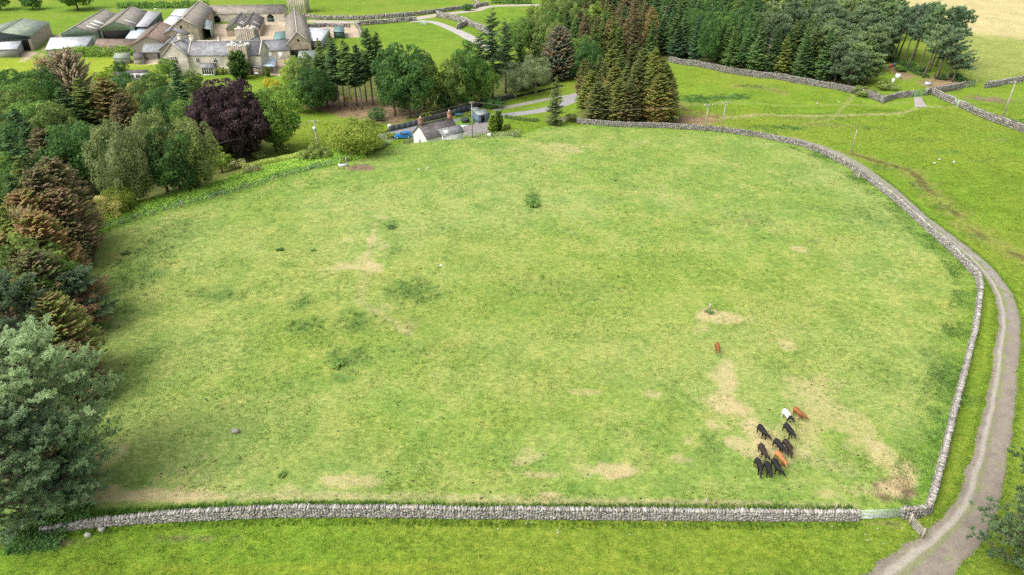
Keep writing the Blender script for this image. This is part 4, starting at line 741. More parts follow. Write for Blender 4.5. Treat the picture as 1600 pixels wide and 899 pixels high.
for k_, a, b_, h, r, l in (('dougfir', 770, 10, -157, 5.0, 'tallest fir in the middle with a long bare trunk'), ('dougfir', 790, 26, -146, 4.6, 'tall fir immediately right of the tallest one'), ('dougfir', 752, 46, -158, 4.4, 'fir left of the tallest fir'), ('dark1', 730, 72, -168, 5.0, 'dark leafy tree above the round bush'), ('mid1', 712, 92, -172, 4.2, 'olive tree on the bank above the round bush'), ('mid0', 752, 96, -164, 4.4, 'green tree at the foot of the tall firs'), ('dark1', 704, 110, 9, 3.2, 'dark small tree at the left foot of the middle wood'),
     ('spruce0', 812, 50, -140, 4.2, 'dark spruce right of the tall firs'), ('spruce2', 836, 52, -132, 4.2, 'spruce behind the pale willow'), ('willow', 806, 98, 10.5, 4.6, 'pale grey-green willow with thin trunks, left of a pair'), ('willow', 838, 90, 11, 5.0, 'pale grey-green willow, right of the pair'), ('blue', 872, 40, -124, 6.6, 'big blue-grey and brown spruce above the tumbled wall'), ('mid0', 905, 58, 13, 4.6, 'bright green round tree right of the blue-grey spruce'),
     ('dark0', 922, 66, 12, 4, 'dark round tree above the spruce clump'), ('smallspruce', 869, 118, 12, 2.7, 'single pointed spruce in front of the grey road'), ('light', 925, 10, 13, 5, 'olive tree in the upper wood right of the tall firs'), ('mid0', 812, 30, 13, 5, 'olive tree crown behind the tall firs'), ('mid1', 836, 14, 13, 5, 'olive tree crown at the top edge, left end of the upper wood')): bt(k_, a, -h, b_, r, l) if h < 0 else top(k_, a, b_, h, r, l)
for k_, a, b_, h, r, l in (('bushdark', 770, 168, 2.4, 3, 'dark scrub under the tall firs by the stream'), ('bush', 892, 190, 2, 1.6, 'low bush between pointed spruce and conifer clump')): base(k_, a, b_, h, r, l)
CLX = [(964, 90, 13), (1012, 84, 15), (1044, 126, 10), (952, 132, 8), (986, 130, 9), (1022, 134, 8.5), (924, 98, 12), (1040, 100, 13)]
# clump of conifers behind the wall
G = 'conifers in the clump behind the wall'
CL = [(916, 92, 12), (938, 84, 14), (955, 76, 15), (972, 78, 15), (992, 70, 16), (1008, 74, 16), (1024, 76, 16), (1036, 92, 14), (1046, 112, 12), (926, 110, 11), (946, 100, 12), (962, 104, 12), (980, 98, 13), (1000, 96, 14), (1018, 98, 14), (1034, 116, 11.5), (915, 126, 8), (936, 128, 9), (968, 124, 10), (1005, 118, 11)]
NM = {0: 'leftmost conifer of the clump, with a bare grey stem', 2: 'pointed olive conifer at the top left of the clump', 4: 'tallest olive conifer in the back row of the clump', 8: 'brown-flushed conifer, right end of the clump', 16: 'low conifer at the bottom left of the clump', 11: 'conifer with pale dead twigs in the left half of the clump'}
for i, (a, b_, h) in enumerate(CL + CLX): top('thuja1' if i in (8, 7, 15, 11, 4) else random.choice(['thuja0', 'thuja0', 'thuja1', 'spruce2']), a, b_, h * random.uniform(.94, 1.05), random.uniform(3.0, 4.2), NM.get(i, 'olive and brown conifer standing close among its neighbours in the clump behind the wall'), group=G)
# the large wood: a jittered planting, denser at the front
TERR_W = PL([(905, 112), (950, 100), (1048, 92), (1150, 110), (1250, 125), (1322, 138), (1362, 122), (1378, 98), (1392, 70), (1388, 22), (1000, 20), (880, 26), (820, 80), (850, 100)])
x0, y0 = TERR_W.min(0); x1, y1 = TERR_W.max(0); cnt = 0; yy = y0 + .5; row = 0
LW = {'spruce0': 'dark green spruce packed among others in the wood behind the long wall', 'spruce1': 'blue-tinged dark spruce packed among others in the wood behind the long wall', 'spruce2': 'olive spruce packed among darker ones in the wood behind the long wall', 'brownspruce': 'brown dying spruce among green ones in the upper wood', 'mid1': 'leafy olive tree among the conifers of the upper wood', 'greypine': 'grey-green wind-bent pine in the right part of the wood', 'polefir1': 'slim fir with a pale stem inside the upper wood', 'dark1': 'dark leafy tree at the edge of the upper wood'}
while yy < y1:
    st = 5.4 + max(0, (yy - y0 - 12)) * .035; xx = x0 + (row % 2) * st / 2
    while xx < x1:
        X, Y = xx + R.uniform(-1.5, 1.5), yy + R.uniform(-1.4, 1.4)
        if inside(np.array([X]), np.array([Y]), TERR_W)[0]:
            dz = (Y - .0) ; uu = X / (Y * .866 + 25); pxx = 800 + uu * FPX; q = R.rand()
            if pxx < 905: k_ = 'mid1' if q < .65 else 'spruce0' if q < .9 else 'dark1'
            elif pxx < 1015: k_ = 'brownspruce' if q < .55 else 'spruce2' if q < .8 else 'spruce0'
            elif pxx < 1180: k_ = 'spruce0' if q < .5 else 'spruce1' if q < .8 else 'dark1' if q < .93 else 'polefir1'
            elif pxx < 1260: k_ = 'spruce0' if q < .45 else 'spruce2' if q < .75 else 'greypine'
            else: k_ = 'greypine' if q < .62 else 'spruce2' if q < .85 else 'spruce0'
            hh = R.uniform(12, 16.5); 
            if pxx > 1300 and Y < 260: hh *= .75
            if Y - y0 < 200: put(k_, (X, Y, float(T(X, Y))), hh, R.uniform(3.0, 3.9) * (1 + (st - 5.4) * .08), LW[k_], group='trees of the wood behind the long wall'); cnt += 1
        xx += st
    yy += st * .9; row += 1
print('wood trees', cnt)
SP = [(1364, 84, 6, 'scots0'), (1382, 90, 10, 'scots1'), (1396, 98, 14, 'scots0'), (1411, 101, 8, 'scots1'), (1418, 108, 26, 'scots0'), (1434, 115, 12, 'scots0'), (1442, 122, 40, 'scots1'), (1426, 96, 4, 'scots0'), (1452, 112, 10, 'scots0'), (1466, 118, 44, 'scots1'), (1462, 104, 18, 'scots0'), (1478, 126, 74, 'scots1'), (1462, 124, 60, 'scots1'), (1328, 84, 12, 'greypine'), (1345, 96, 24, 'greypine'), (1404, 88, 10, 'scots1'), (1350, 112, 40, 'greypine'), (1488, 128, 88, 'scots1'), (1352, 130, 84, 'greypine'), (1336, 134, 76, 'spruce2')]
for i, (a, b_, h, k_) in enumerate(SP):
    bt(k_, a, b_, h, R.uniform(3.2, 4.2) if k_ != 'greypine' else 4.0, {10: 'rightmost tall pine leaning towards the pale hay field', 0: 'leaning pale-stemmed pine at the left end of the bare-trunked pines', 17: 'short bushy pine at the right end of the pine row'}.get(i, 'leaning pine with a bare brown trunk and flat grey-green top beside the hay field'), group='leaning pines beside the hay field', rot=R.uniform(-.5, .5), lean=(math.radians(R.uniform(0, 6)), math.radians(R.uniform(-3, 3))))
for i, (a, b_) in enumerate(((1395, 96), (1420, 104), (1440, 112), (1470, 124), (1500, 128), (1492, 122), (1408, 112))): base('bushdark', a, b_, 1.4, 1.8, 'low dark shrub under the leaning pines', group='low shrubs under the leaning pines')
for k_, a, b_, h, l in (('dead', 1180, 108, 40, 'pale dead stem in front of the long wood, left of a pair'), ('dead', 1196, 112, 58, 'pale dead stem in front of the long wood, right of a pair'), ('dead', 1288, 96, 34, 'bleached bent dead pine in the right part of the wood'), ('dead', 1322, 84, 22, 'bleached dead pine near the gap before the bare trunks'), ('dead', 1105, 62, 4, 'pale dead stem high in the middle of the wood'), ('dead', 1034, 70, 6, 'pale dead stem at the left of the dark spruces in the wood'), ('dead', 968, 180, 128, 'pale dead stem inside the left half of the conifer clump')): bt(k_, a, b_, h, 2.0, l)
base('bush', 1350, 150, 2.2, 3.5, 'grey-green willow scrub in the corner of the long wall'); base('bush', 1385, 140, 2.2, 3.0, 'grey-green scrub left of the white tank')
# far parkland trees
for k_, a, b_, h, r, l in (('dark0', 2, 16, 11, 6, 'far dark tree in the top left corner'), ('dark1', 52, 15, 8, 5, 'small far round tree in the green field at the top left'), ('dark0', 122, 16, 12, 8, 'broad far dark tree above the farm sheds'), ('bushdark', 730, 17, 3, 2.4, 'far round bush beside the lane wall')): base(k_, a, b_, h, r, l)

# ------------------------------------------------------------------ hedges and the bank
def hedge(px, label, h=1.4, w=1.4, leaf=.3, dens=90, c0=(.04, .09, .025), c1=(.10, .18, .04), cat='hedge', name='hedge', off=0):
    p = smooth_path(PL(px), .6); rs = np.random.RandomState(len(px)); L = len(p) * .6; n = int(L * dens); i = rs.randint(0, len(p), n); d = np.gradient(p, axis=0); d /= np.linalg.norm(d, axis=1)[:, None]
    th = rs.uniform(-.2, math.pi + .2, n); lump = .7 + .6 * fbm(i * .25, i * 0., 4, 3); rr = rs.uniform(.75, 1.05, n) * lump; o = np.cos(th) * w / 2 * rr + off; z = np.sin(th) * h * rr
    X, Y = p[i, 0] - d[i, 1] * o + rs.randn(n) * .2, p[i, 1] + d[i, 0] * o + rs.randn(n) * .2; N = np.stack([-d[i, 1] * np.cos(th), d[i, 0] * np.cos(th), np.sin(th)], 1) + rs.randn(n, 3) * .5; N /= np.linalg.norm(N, axis=1)[:, None]
    mb = MB(); tn = np.clip(vnoise(i * .35, th * 2, 8) * .6 + rs.rand(n) * .5 - .05, 0, 1); leaf_quads(mb, np.stack([X, Y, T(X, Y) + np.maximum(z, .05)], 1), N, leaf * rs.uniform(.6, 1.3, n), pal(c0, c1, tn), rs)
    o_ = mb.build(name, FOL, loc=(p[0][0], p[0][1], float(T(*p[0])))); return tag(o_, label, cat)
hedge([(92, 378), (150, 358), (200, 342), (330, 307), (430, 277), (500, 260), (524, 254)], 'long dark green hedge of nettles along the fence on the left side of the field', .75, 1.5, .26, 260, (.06, .13, .04), (.15, .25, .075), off=.3)
hedge([(102, 374), (150, 353), (200, 334), (330, 299), (430, 269), (500, 252), (560, 240)], 'bright green bracken strip behind the long fence hedge', 1.15, 6.4, .32, 520, (.14, .26, .035), (.30, .42, .08), cat='bracken', name='bracken', off=-.2)
hedge([(540, 252), (570, 240), (600, 229), (640, 221), (700, 218), (810, 214)], 'scrubby hedge hiding the foot of the white cottage', .6, 1.3, .24, 130, (.10, .14, .04), (.22, .27, .09))
hedge([(745, 215), (780, 212), (806, 209)], 'weedy green growth at the right end of the cottage hedge', .9, 2.5, .26, 150, (.10, .15, .04), (.24, .29, .09), cat='weeds', name='weeds')
hedge([(88, 90), (120, 88), (165, 88), (212, 86)], 'tall clipped hedge in front of the farm sheds', 3.4, 4, .55, 90, (.06, .12, .03), (.15, .22, .05))
hedge([(186, 13), (240, 13), (300, 12), (326, 12)], 'far dark hedge across the field at the top', 3.0, 5, .8, 40, (.04, .09, .025), (.08, .15, .04))
hedge([(770, 5), (800, 6), (830, 6)], 'far dark hedge beyond the lane at the top middle', 2.5, 4, .8, 40, (.04, .09, .025), (.08, .15, .04))
hedge([(790, 184), (815, 188), (840, 190)], 'dark green clipped garden hedge right of the cottage', .8, 1.2, .22, 130, (.06, .11, .03), (.12, .18, .05))
hedge([(1392, 96), (1420, 108), (1448, 122)], 'dark hedge line under the leaning pines', 1.0, 1.6, .3, 60, (.04, .085, .03), (.08, .14, .05))
hedge([(380, 262), (440, 250), (500, 240)], 'tangled green undergrowth on the bank below the round green tree', .9, 5, .3, 160, (.12, .18, .04), (.26, .31, .08), cat='undergrowth', name='undergrowth')
hedge([(20, 848), (60, 840), (100, 836)], 'dark green brambles in front of the broken end of the wall', .6, 3, .22, 220, (.04, .10, .03), (.09, .17, .05), cat='brambles', name='brambles')
hedge([(20, 815), (80, 812), (140, 803)], 'dark nettles behind the broken end of the wall', .6, 2.2, .2, 200, (.05, .11, .03), (.10, .19, .05), cat='nettles', name='nettle_bed')
for (a, b_, h, r, l) in ((833, 322, 1.1, 1.0, 'dark nettle clump alone in the upper middle of the field'), (527, 572, .45, .7, 'dark rush clump in the left middle of the field'), (197, 397, .4, .6, 'dark tuft near the far left corner of the field'), (438, 391, .35, .5, 'dark tuft in the upper left of the field'), (441, 744, .35, .35, 'small dark thistle near the bottom of the field'), (612, 356, .35, .7, 'dark tuft near the straw streak in the upper field'), (1109, 489, .3, .5, 'dead weedy clump in the straw patch above the lone brown cow'), (490, 392, .3, .35, 'small dark tuft right of the upper left tuft')): base('weed', a, b_, h, r, l, cat='weed clump', name='weed_clump')
# ------------------------------------------------------------------ buildings
SAND = stonework('sandstone', (.50, .43, .33), (.40, .34, .26), (.42, .37, .3), 1.5); SANDL = stonework('pale_sandstone', (.70, .66, .57), (.62, .58, .50), (.56, .52, .45), 1.4); RUIN = stonework('ruined_stone', (.40, .35, .28), (.26, .23, .19), (.32, .29, .24), 1.1)
GREYST = stonework('grey_stone', (.30, .28, .25), (.22, .205, .19), (.25, .23, .2), 1.4)
SLATE = roofing('slate', (.21, .215, .235), (.29, .295, .315), (.36, .35, .33), .64); SLATEB = roofing('stone_slate', (.24, .22, .19), (.34, .31, .27), (.40, .37, .31), .60); SLATED = roofing('dark_slate', (.11, .10, .10), (.17, .155, .155), (.28, .25, .22), .66)
TILEB = roofing('brown_tile', (.19, .14, .115), (.26, .20, .165), (.33, .29, .24), .62); LICH = roofing('lichen_slate', (.24, .18, .12), (.32, .24, .14), (.46, .27, .10), .5)
ASB = roofing('fibre_cement', (.22, .205, .18), (.285, .27, .235), (.40, .38, .33), .58, course=.8); GRNROOF = tin('green_sheet', (.235, .30, .225), (.36, .42, .24), .52); TINW = tin('pale_tin', (.78, .82, .84), (.60, .56, .52), .62); TINB = tin('bluish_tin', (.58, .70, .78), (.42, .44, .45), .6)
TINR = tin('rusty_tin', (.55, .56, .57), (.38, .19, .12), .56); TINT = tin('teal_sheet', (.15, .27, .27), (.24, .34, .33), .6); TINGG = tin('grey_green_sheet', (.30, .36, .34), (.40, .44, .40), .55)
GRNWALL = paint('dark_green_cladding', (.045, .07, .06), .6); PGRN = paint('faded_green_cladding', (.26, .34, .25), .7); CONC = mottle('concrete_block', (.40, .35, .28), (.30, .27, .23), .6); GREYB = mottle('grey_block', (.25, .25, .245), (.34, .33, .31), .6)
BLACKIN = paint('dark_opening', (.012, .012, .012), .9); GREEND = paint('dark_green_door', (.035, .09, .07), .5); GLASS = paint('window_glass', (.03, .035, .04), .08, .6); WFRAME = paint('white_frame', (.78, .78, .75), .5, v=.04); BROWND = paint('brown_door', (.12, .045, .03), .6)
WHITEW = mottle('white_render', (.80, .80, .78), (.74, .73, .70), 1.0, fine=3, bmp=.01); BRICK = stonework('red_brick', (.34, .15, .10), (.28, .13, .10), (.35, .3, .25), 4); COPE = mottle('pale_coping', (.62, .58, .5), (.48, .44, .37), 1.5); WLIME = mottle('lime_top', (.82, .80, .76), (.6, .57, .5), 1.2, fine=3)
TIMB = paint('grey_timber', (.30, .28, .24), .85); BLUEW = paint('blue_grey_boards', (.13, .19, .25), .7); METALG = paint('galvanised_steel', (.60, .66, .66), .4, .5, .35); POLEM = mottle('weathered_pole', (.42, .38, .32), (.30, .27, .22), 1.5)
class Frame:
    """local frame of a building: origin on the ground, u along the ridge, v across it"""
    def __init__(s, o, d): s.o = Vector((o.x, o.y, 0)); s.d = Vector((d.x, d.y, 0)).normalized(); s.n = Vector((-s.d.y, s.d.x, 0)); s.z = o.z
    def __call__(s, u, v, z): p = s.o + s.d * u + s.n * v; return (p.x, p.y, s.z + z)
    def yaw(s): return math.atan2(s.d.y, s.d.x)
def opening(root, f, side, u, zc, w, h, kind, L, wd):
    """window or door on a wall: 'v-' and 'v+' are the long sides, 'u-' and 'u+' the gables"""
    def q(a, dep, z):
        if side == 'v-': return f(a, -wd - dep, z)
        if side == 'v+': return f(a, wd + dep, z)
        if side == 'u-': return f(-dep, a, z)
        return f(L + dep, a, z)
    def slab(mb, a0, a1, z0, z1, d0, d1): mb.hexa([q(a0, d0, z0), q(a1, d0, z0), q(a1, d1, z0), q(a0, d1, z0), q(a0, d0, z1), q(a1, d0, z1), q(a1, d1, z1), q(a0, d1, z1)])
    mb = MB()
    if kind in ('window', 'mullion'):
        fr = MB(); t = .11 if kind == 'window' else .2; k = 2 if kind == 'window' else 3
        slab(fr, u - w / 2 - t, u + w / 2 + t, zc - h / 2 - t, zc - h / 2, -.05, .10); slab(fr, u - w / 2 - t, u + w / 2 + t, zc + h / 2, zc + h / 2 + t, -.05, .09)
        for i in range(k + 1): a = u - w / 2 + w * i / k; slab(fr, a - t / 2, a + t / 2, zc - h / 2, zc + h / 2, -.05, .08)
        if kind == 'mullion': slab(fr, u - w / 2, u + w / 2, zc - t / 2, zc + t / 2, -.05, .07)
        fo = fr.build('window', WFRAME if kind == 'window' else COPE, root); slab(mb, u - w / 2 + .01, u + w / 2 - .01, zc - h / 2 + .01, zc + h / 2 - .01, -.04, .03); mb.build('pane', GLASS, fo)
    elif kind == 'arch':
        pts = [(u - w / 2, zc - h / 2), (u + w / 2, zc - h / 2)] + [(u + w / 2 * math.cos(a), zc + h / 2 - w / 2 + w / 2 * math.sin(a)) for a in np.linspace(0, math.pi, 9)]
        n = len(pts); V = [q(a, .03, z) for a, z in pts] + [q(a, -.2, z) for a, z in pts]; mb.add(V, [list(range(n)), list(range(n, 2 * n))[::-1]] + [[i, i + n, (i + 1) % n + n, (i + 1) % n] for i in range(n)]); mb.build('archway', BLACKIN, root)
    else:
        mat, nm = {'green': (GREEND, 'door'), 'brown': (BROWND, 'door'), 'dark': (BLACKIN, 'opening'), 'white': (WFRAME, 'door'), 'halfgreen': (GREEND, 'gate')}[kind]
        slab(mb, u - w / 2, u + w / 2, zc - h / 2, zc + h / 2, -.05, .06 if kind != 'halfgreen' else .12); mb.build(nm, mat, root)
def gable_b(name, label, f, L, wd, he, hr, wallm, roofm, opens=(), ov=.25, coping=None, chim=(), cat='building', gablem=None, th=.16, group=None, skylights=(), drop=.6):
    root = empty(name, f(0, 0, 0), label, cat, group); mb = MB()
    a = [f(0, -wd, -drop), f(L, -wd, -drop), f(L, wd, -drop), f(0, wd, -drop), f(0, -wd, he), f(L, -wd, he), f(L, wd, he), f(0, wd, he), f(0, 0, hr), f(L, 0, hr)]
    mb.add(a, [[0, 1, 5, 4], [2, 3, 7, 6]], m=0); mb.add(a, [[3, 0, 4, 7], [1, 2, 6, 5], [7, 4, 8], [5, 6, 9]], m=0)
    mb.build('wall', wallm, root)
    if gablem:
        g = MB(); e_ = .04; g.add([f(-e_, -wd, he - .9), f(-e_, wd, he - .9), f(-e_, wd, he), f(-e_, 0, hr), f(-e_, -wd, he)] + [f(.02, -wd, he - .9), f(.02, wd, he - .9), f(.02, wd, he), f(.02, 0, hr), f(.02, -wd, he)], [[4, 3, 2, 1, 0], [0, 1, 6, 5]]); g.build('gable_cladding', gablem, root)
    rb = MB(); sl = (hr - he) / wd; ex = ov
    for s_ in (-1, 1):
        o = [f(-ex, s_ * (wd + ex), he - sl * ex + .03), f(L + ex, s_ * (wd + ex), he - sl * ex + .03), f(L + ex, 0, hr + .03), f(-ex, 0, hr + .03)]; o2 = [(p[0], p[1], p[2] + th) for p in o]
        rb.hexa(o + o2 if s_ < 0 else [o[1], o[0], o[3], o[2], o2[1], o2[0], o2[3], o2[2]])
    roof = rb.build('roof', roofm, root)
    rd = MB(); rd.tube([f(-ex, 0, hr + th + .03), f(L + ex, 0, hr + th + .03)], .16, 6); rd.build('ridge', COPE if coping else roofm, roof)
    if coping:
        for u in ((-.1,) if coping == 1 else (-.1, L - .25)):
            cm_ = MB()
            for s_ in (-1, 1):
                o = [f(u, s_ * (wd + .2), he + .14 - sl * .2), f(u + .4, s_ * (wd + .2), he + .14 - sl * .2), f(u + .4, 0, hr + .24), f(u, 0, hr + .24)]; o2 = [(p[0], p[1], p[2] + .22) for p in o]; cm_.hexa(o + o2 if s_ < 0 else [o[1], o[0], o[3], o[2], o2[1], o2[0], o2[3], o2[2]])
            cm_.build('coping', COPE, root)
    for (u, v, w, d, h, m_) in chim:
        c = MB(); zb_ = hr - abs(v) * sl - .8; p = f(u, v, zb_ + h / 2 + .4); c.box(p, (w, d, h + .8), f.yaw()); p = f(u, v, zb_ + h + .88); c.box(p, (w + .18, d + .18, .15), f.yaw()); ch = c.build('chimney', m_, roof)
        c = MB()
        for k in (-1, 1): p = f(u, v + k * d * .22, zb_ + h + .95); c.tube([p, (p[0], p[1], p[2] + .5)], [.14, .11], 8)
        c.build('chimney_pot', COPE, ch)
    for (u, s_, w, l) in skylights:
        c = MB(); v0, v1 = wd * .35, wd * .35 + l; zz = lambda v: hr - v * sl + th + .05; o = [f(u, s_ * v0, zz(v0)), f(u + w, s_ * v0, zz(v0)), f(u + w, s_ * v1, zz(v1)), f(u, s_ * v1, zz(v1))]; o2 = [(p[0], p[1], p[2] + .05) for p in o]; c.hexa(o + o2); c.build('skylight', WFRAME, roof)
    for op in opens: opening(root, f, *op, L, wd)
    return root
def ridge(A, B, hr):
    a, b = P(*A, hr), P(*B, hr); z = min(a.z, b.z); a.z = z; return Frame(a, b - a), (Vector((b.x - a.x, b.y - a.y))).length
def gb(name, label, A, B, hr, he, wd, wallm, roofm, **k):
    f, L = ridge(A, B, hr); return gable_b(name, label, f, L, wd, he, hr, wallm, roofm, **k)
def lean(name, label, cs, wallm, roofm, opens=(), cat='shed', walls=(1, 1, 1, 1), posts=False, group=None):
    """single-pitch building: four roof corners, each a line of sight and a height above the ground; order front-left, front-right, back-right, back-left"""
    g = [P(a, b, h) for a, b, h in cs]; z0 = min(q.z for q in g); root = empty(name, g[0], label, cat, group)
    tp = [Vector((q.x, q.y, z0 + c[2])) for q, c in zip(g, cs)]; mid = sum(tp, Vector()) / 4
    out = [t_ + Vector(((t_ - mid).x, (t_ - mid).y, 0)).normalized() * .3 for t_ in tp]; rb = MB(); rb.hexa([tuple(t_ + Vector((0, 0, .02))) for t_ in out] + [tuple(t_ + Vector((0, 0, .16))) for t_ in out]); rb.build('roof', roofm, root)
    wb = MB(); any_ = False
    for i in range(4):
        a, b = tp[i], tp[(i + 1) % 4]
        if walls[i]:
            n = Vector(((mid - (a + b) / 2).x, (mid - (a + b) / 2).y, 0)).normalized() * .15
            wb.hexa([(a.x, a.y, z0 - .6), (b.x, b.y, z0 - .6), (b.x + n.x, b.y + n.y, z0 - .6), (a.x + n.x, a.y + n.y, z0 - .6), (a.x, a.y, a.z), (b.x, b.y, b.z), (b.x + n.x, b.y + n.y, b.z), (a.x + n.x, a.y + n.y, a.z)]); any_ = True
    if any_: wb.build('wall', wallm, root)
    if posts or not all(walls):
        for t_ in tp:
            pb = MB(); q = t_ + (mid - t_).normalized() * .3; pb.box((q.x, q.y, (z0 + q.z) / 2 - .1), (.2, .2, t_.z - z0)); pb.build('post', TIMB, root)
    for (side, frac, zc, w, h, kind) in opens:
        a, b = tp[side], tp[(side + 1) % 4]; d = Vector((b.x - a.x, b.y - a.y, 0)); f = Frame(Vector((a.x, a.y, z0)), d); 
        n = f.n; inward = (mid - a).dot(n) > 0; opening(root, f, 'v-' if inward else 'v+', d.length * frac, zc, w, h, kind, d.length, 0)
    return root
# --- the farm, left to right
gb('barn', 'large green-roofed barn with open red-posted end, far left of the farm', (1, 51), (36, 29.5), 7, 5, 9, CONC, GRNROOF, gablem=GRNWALL, opens=(('u-', 0, 2.0, 16, 4.0, 'dark'),), cat='barn')
lean('low_shed', 'low white-roofed shed at the left edge in front of the green barn', [(-14, 77.5, 3), (25, 77, 3), (34.6, 62.4, 3.8), (-10, 62, 3.8)], GREYB, TINW)
lean('long_shed', 'long white tin-roofed shed behind the tall clipped hedge', [(72, 77.5, 3), (133, 73, 3), (144, 58, 3.9), (79, 59, 3.9)], GREYB, TINW)
gb('barn', 'barn with a strip of pale roof lights, left of the tall grey-roofed barn', (118, 42), (162, 15), 7.5, 5, 6, PGRN, ASB, gablem=PGRN, opens=(('u-', 1.5, 1.9, 6, 3.8, 'dark'),), cat='barn', skylights=((6, -1, 1.5, 3.5), (12, -1, 1.5, 3.5), (18, -1, 2.5, 3.5)))
gb('barn', 'tall open-fronted barn with a grey fibre roof in the middle of the sheds', (179, 34), (205, 8.5), 8, 5.4, 6.4, PGRN, ASB, gablem=PGRN, opens=(('u-', 0, 2.3, 11, 4.5, 'dark'),), cat='barn', skylights=((8, -1, 1, 4),))
lean('lean_to', 'tin lean-to streaked with rust on the right of the tall barn', [(202.5, 41.5, 5.4), (230, 42.5, 5), (251.5, 17, 5), (228, 16.4, 5.6)], GRNWALL, TINR, opens=((1, .35, 2.8, 3, 2, 'dark'), (1, .7, 2.8, 3, 2, 'dark')))
lean('tin_shed', 'pale pitched tin shed standing in front of the two big barns', [(130, 57, 3.4), (163, 51.5, 3.4), (179, 34.8, 4.6), (149, 43, 4.6)], GREYB, TINW, opens=((1, .4, 1.5, 6, 2.6, 'dark'),))
lean('tin_shed', 'pale blue tin shed in front of the rust-streaked lean-to', [(196.6, 60, 3.2), (221, 60.7, 3.2), (230, 43.5, 4.4), (205, 49, 4.2)], GREYB, TINB)
lean('low_barn', 'low brown-tiled building just behind the tall clipped hedge', [(147.6, 73, 2.8), (214, 73, 2.8), (219, 61.5, 4.4), (152.7, 61.5, 4.4)], CONC, TILEB)
gb('barn', 'barn with a ribbed brown roof between the sheds and the stone barn', (229, 57), (251, 34), 6.5, 3.6, 6.2, CONC, TILEB, cat='barn', opens=(('v-', 3, 2.2, 2, 2, 'dark'),))
lean('tin_shed', 'pale sheet-roofed shed behind the stone barn, nearer half', [(254.4, 36, 4.2), (269.5, 42, 4.2), (286, 26, 5), (266, 25, 5)], GREYB, TINW)
lean('tin_shed', 'grey and white sheet-roofed shed behind the stone barn, farther half', [(267, 24, 4.4), (286, 25.5, 4.4), (297, 13, 5), (274, 14.5, 5)], GREYB, TINW)
gb('stone_barn', 'tall steep stone barn with pale copings rising to the top edge of the picture', (284, 30), (311, .8), 9.5, 6, 5.2, SAND, SLATEB, coping=2, cat='barn', opens=(('v-', 6, 3.6, 1, 1.4, 'dark'), ('u-', 1, 6.5, .8, 1, 'dark')))
gb('stone_barn', 'lower stone outbuilding with a slate roof joined to the tall stone barn', (268, 47), (283, 33), 6.4, 4.4, 5, SAND, SLATE, cat='barn', opens=(('v-', 4, 2.2, 1, 1.6, 'dark'),))
lean('open_shed', 'grey-green open-fronted shed sheltering a red tractor', [(309, 43, 3.9), (329, 47, 3.9), (331, 34, 5.6), (317, 30, 5.6)], PGRN, TINGG, walls=(0, 1, 1, 1))
gb('cart_barn', 'long stone cart barn with arches closing the back of the farmyard', (445, 8), (327, 8.6), 6.6, 3.7, 5.5, SANDL, SLATEB, cat='barn', opens=(('v+', 6.4, 1.7, 3.0, 3.3, 'arch'), ('v+', 6.4, .8, 3.1, 1.5, 'halfgreen'), ('v+', 12.5, 1.7, 3.0, 3.3, 'arch'), ('v+', 12.5, .8, 3.1, 1.5, 'halfgreen'), ('v+', 31, 1.6, 3, 3.0, 'arch'), ('v+', 36.5, 1.4, 2.0, 2.8, 'green')))
lr, LL = ridge((445, 8), (327, 8.6), 6.6); q_ = MB()
gb('yard_shed', 'small dark-slated yard shed with two white roof lights, left of a pair', (367, 36), (377, 21), 5.4, 3.2, 4.0, SAND, SLATED, gablem=PGRN, cat='shed', skylights=((4, -1, .8, 2.6), (8, -1, .8, 2.6)), opens=(('u-', -.8, 1.5, 1.8, 2.8, 'brown'),))
gb('yard_shed', 'small brown-slated yard shed with one white roof light, right of a pair', (387, 36), (396, 20), 5.6, 3.2, 4.2, SAND, SLATED, cat='shed', skylights=((8, -1, .8, 2.6),), opens=(('u-', 0, 1.3, 5.5, 2.4, 'dark'), ('u-', 1.5, .8, 2.4, 1.5, 'halfgreen')))
gb('long_barn', 'very long gable-ended stone barn on the right side of the farm', (464, 50.6), (459.4, 13), 9, 5, 4.3, SAND, SLATEB, coping=1, cat='barn', opens=(('u-', 0, 6.4, .7, .8, 'dark'), ('u-', 0, 1.6, 6.4, 3.0, 'dark')))
lean('lean_to', 'teal-edged lean-to across the front gable of the very long barn', [(449, 78, 2.4), (482, 78, 2.4), (482, 69, 3.2), (451, 69.5, 3.2)], GREEND, SLATE, walls=(0, 1, 0, 1))
lean('flat_shed', 'grey-green flat-roofed shed behind the olive trees below the very long barn', [(466, 92, 2.6), (492, 91, 2.6), (497, 79, 2.9), (467, 80, 2.9)], GREYB, TINGG)
lean('tin_shed', 'broad white sheet-roofed shed right of the very long barn', [(486, 64, 3.4), (502, 64.5, 3.4), (515, 46, 3.8), (482, 43, 3.8)], GREYB, TINW)
lean('tin_shed', 'small teal-roofed shed in the stone yard right of the farm', [(521, 50, 2.6), (538, 50.5, 2.6), (537, 41.5, 3), (523, 41, 3)], GREEND, TINT)
lean('tin_shed', 'turquoise-roofed low shed against the left side of the very long barn', [(427, 61.5, 2.3), (449, 60, 2.3), (449, 49, 3), (430, 51, 3)], GREEND, TINT)
gb('slate_range', 'low slate range with roof panels and a row of white doors', (452, 62.5), (407, 64), 6.0, 3.3, 4.6, SANDL, SLATE, opens=(('v+', 3, 1.4, 1.9, 2.6, 'white'), ('v+', 7, 1.4, 1.9, 2.6, 'white'), ('v+', 10.5, 1.4, 1.9, 2.6, 'white')))
lean('carport', 'tin-roofed carport on posts beside the white car', [(409, 103, 2.6), (428.5, 104.5, 2.6), (431.5, 91, 3), (414, 90, 3)], TIMB, TINB, walls=(0, 0, 0, 0), cat='carport')
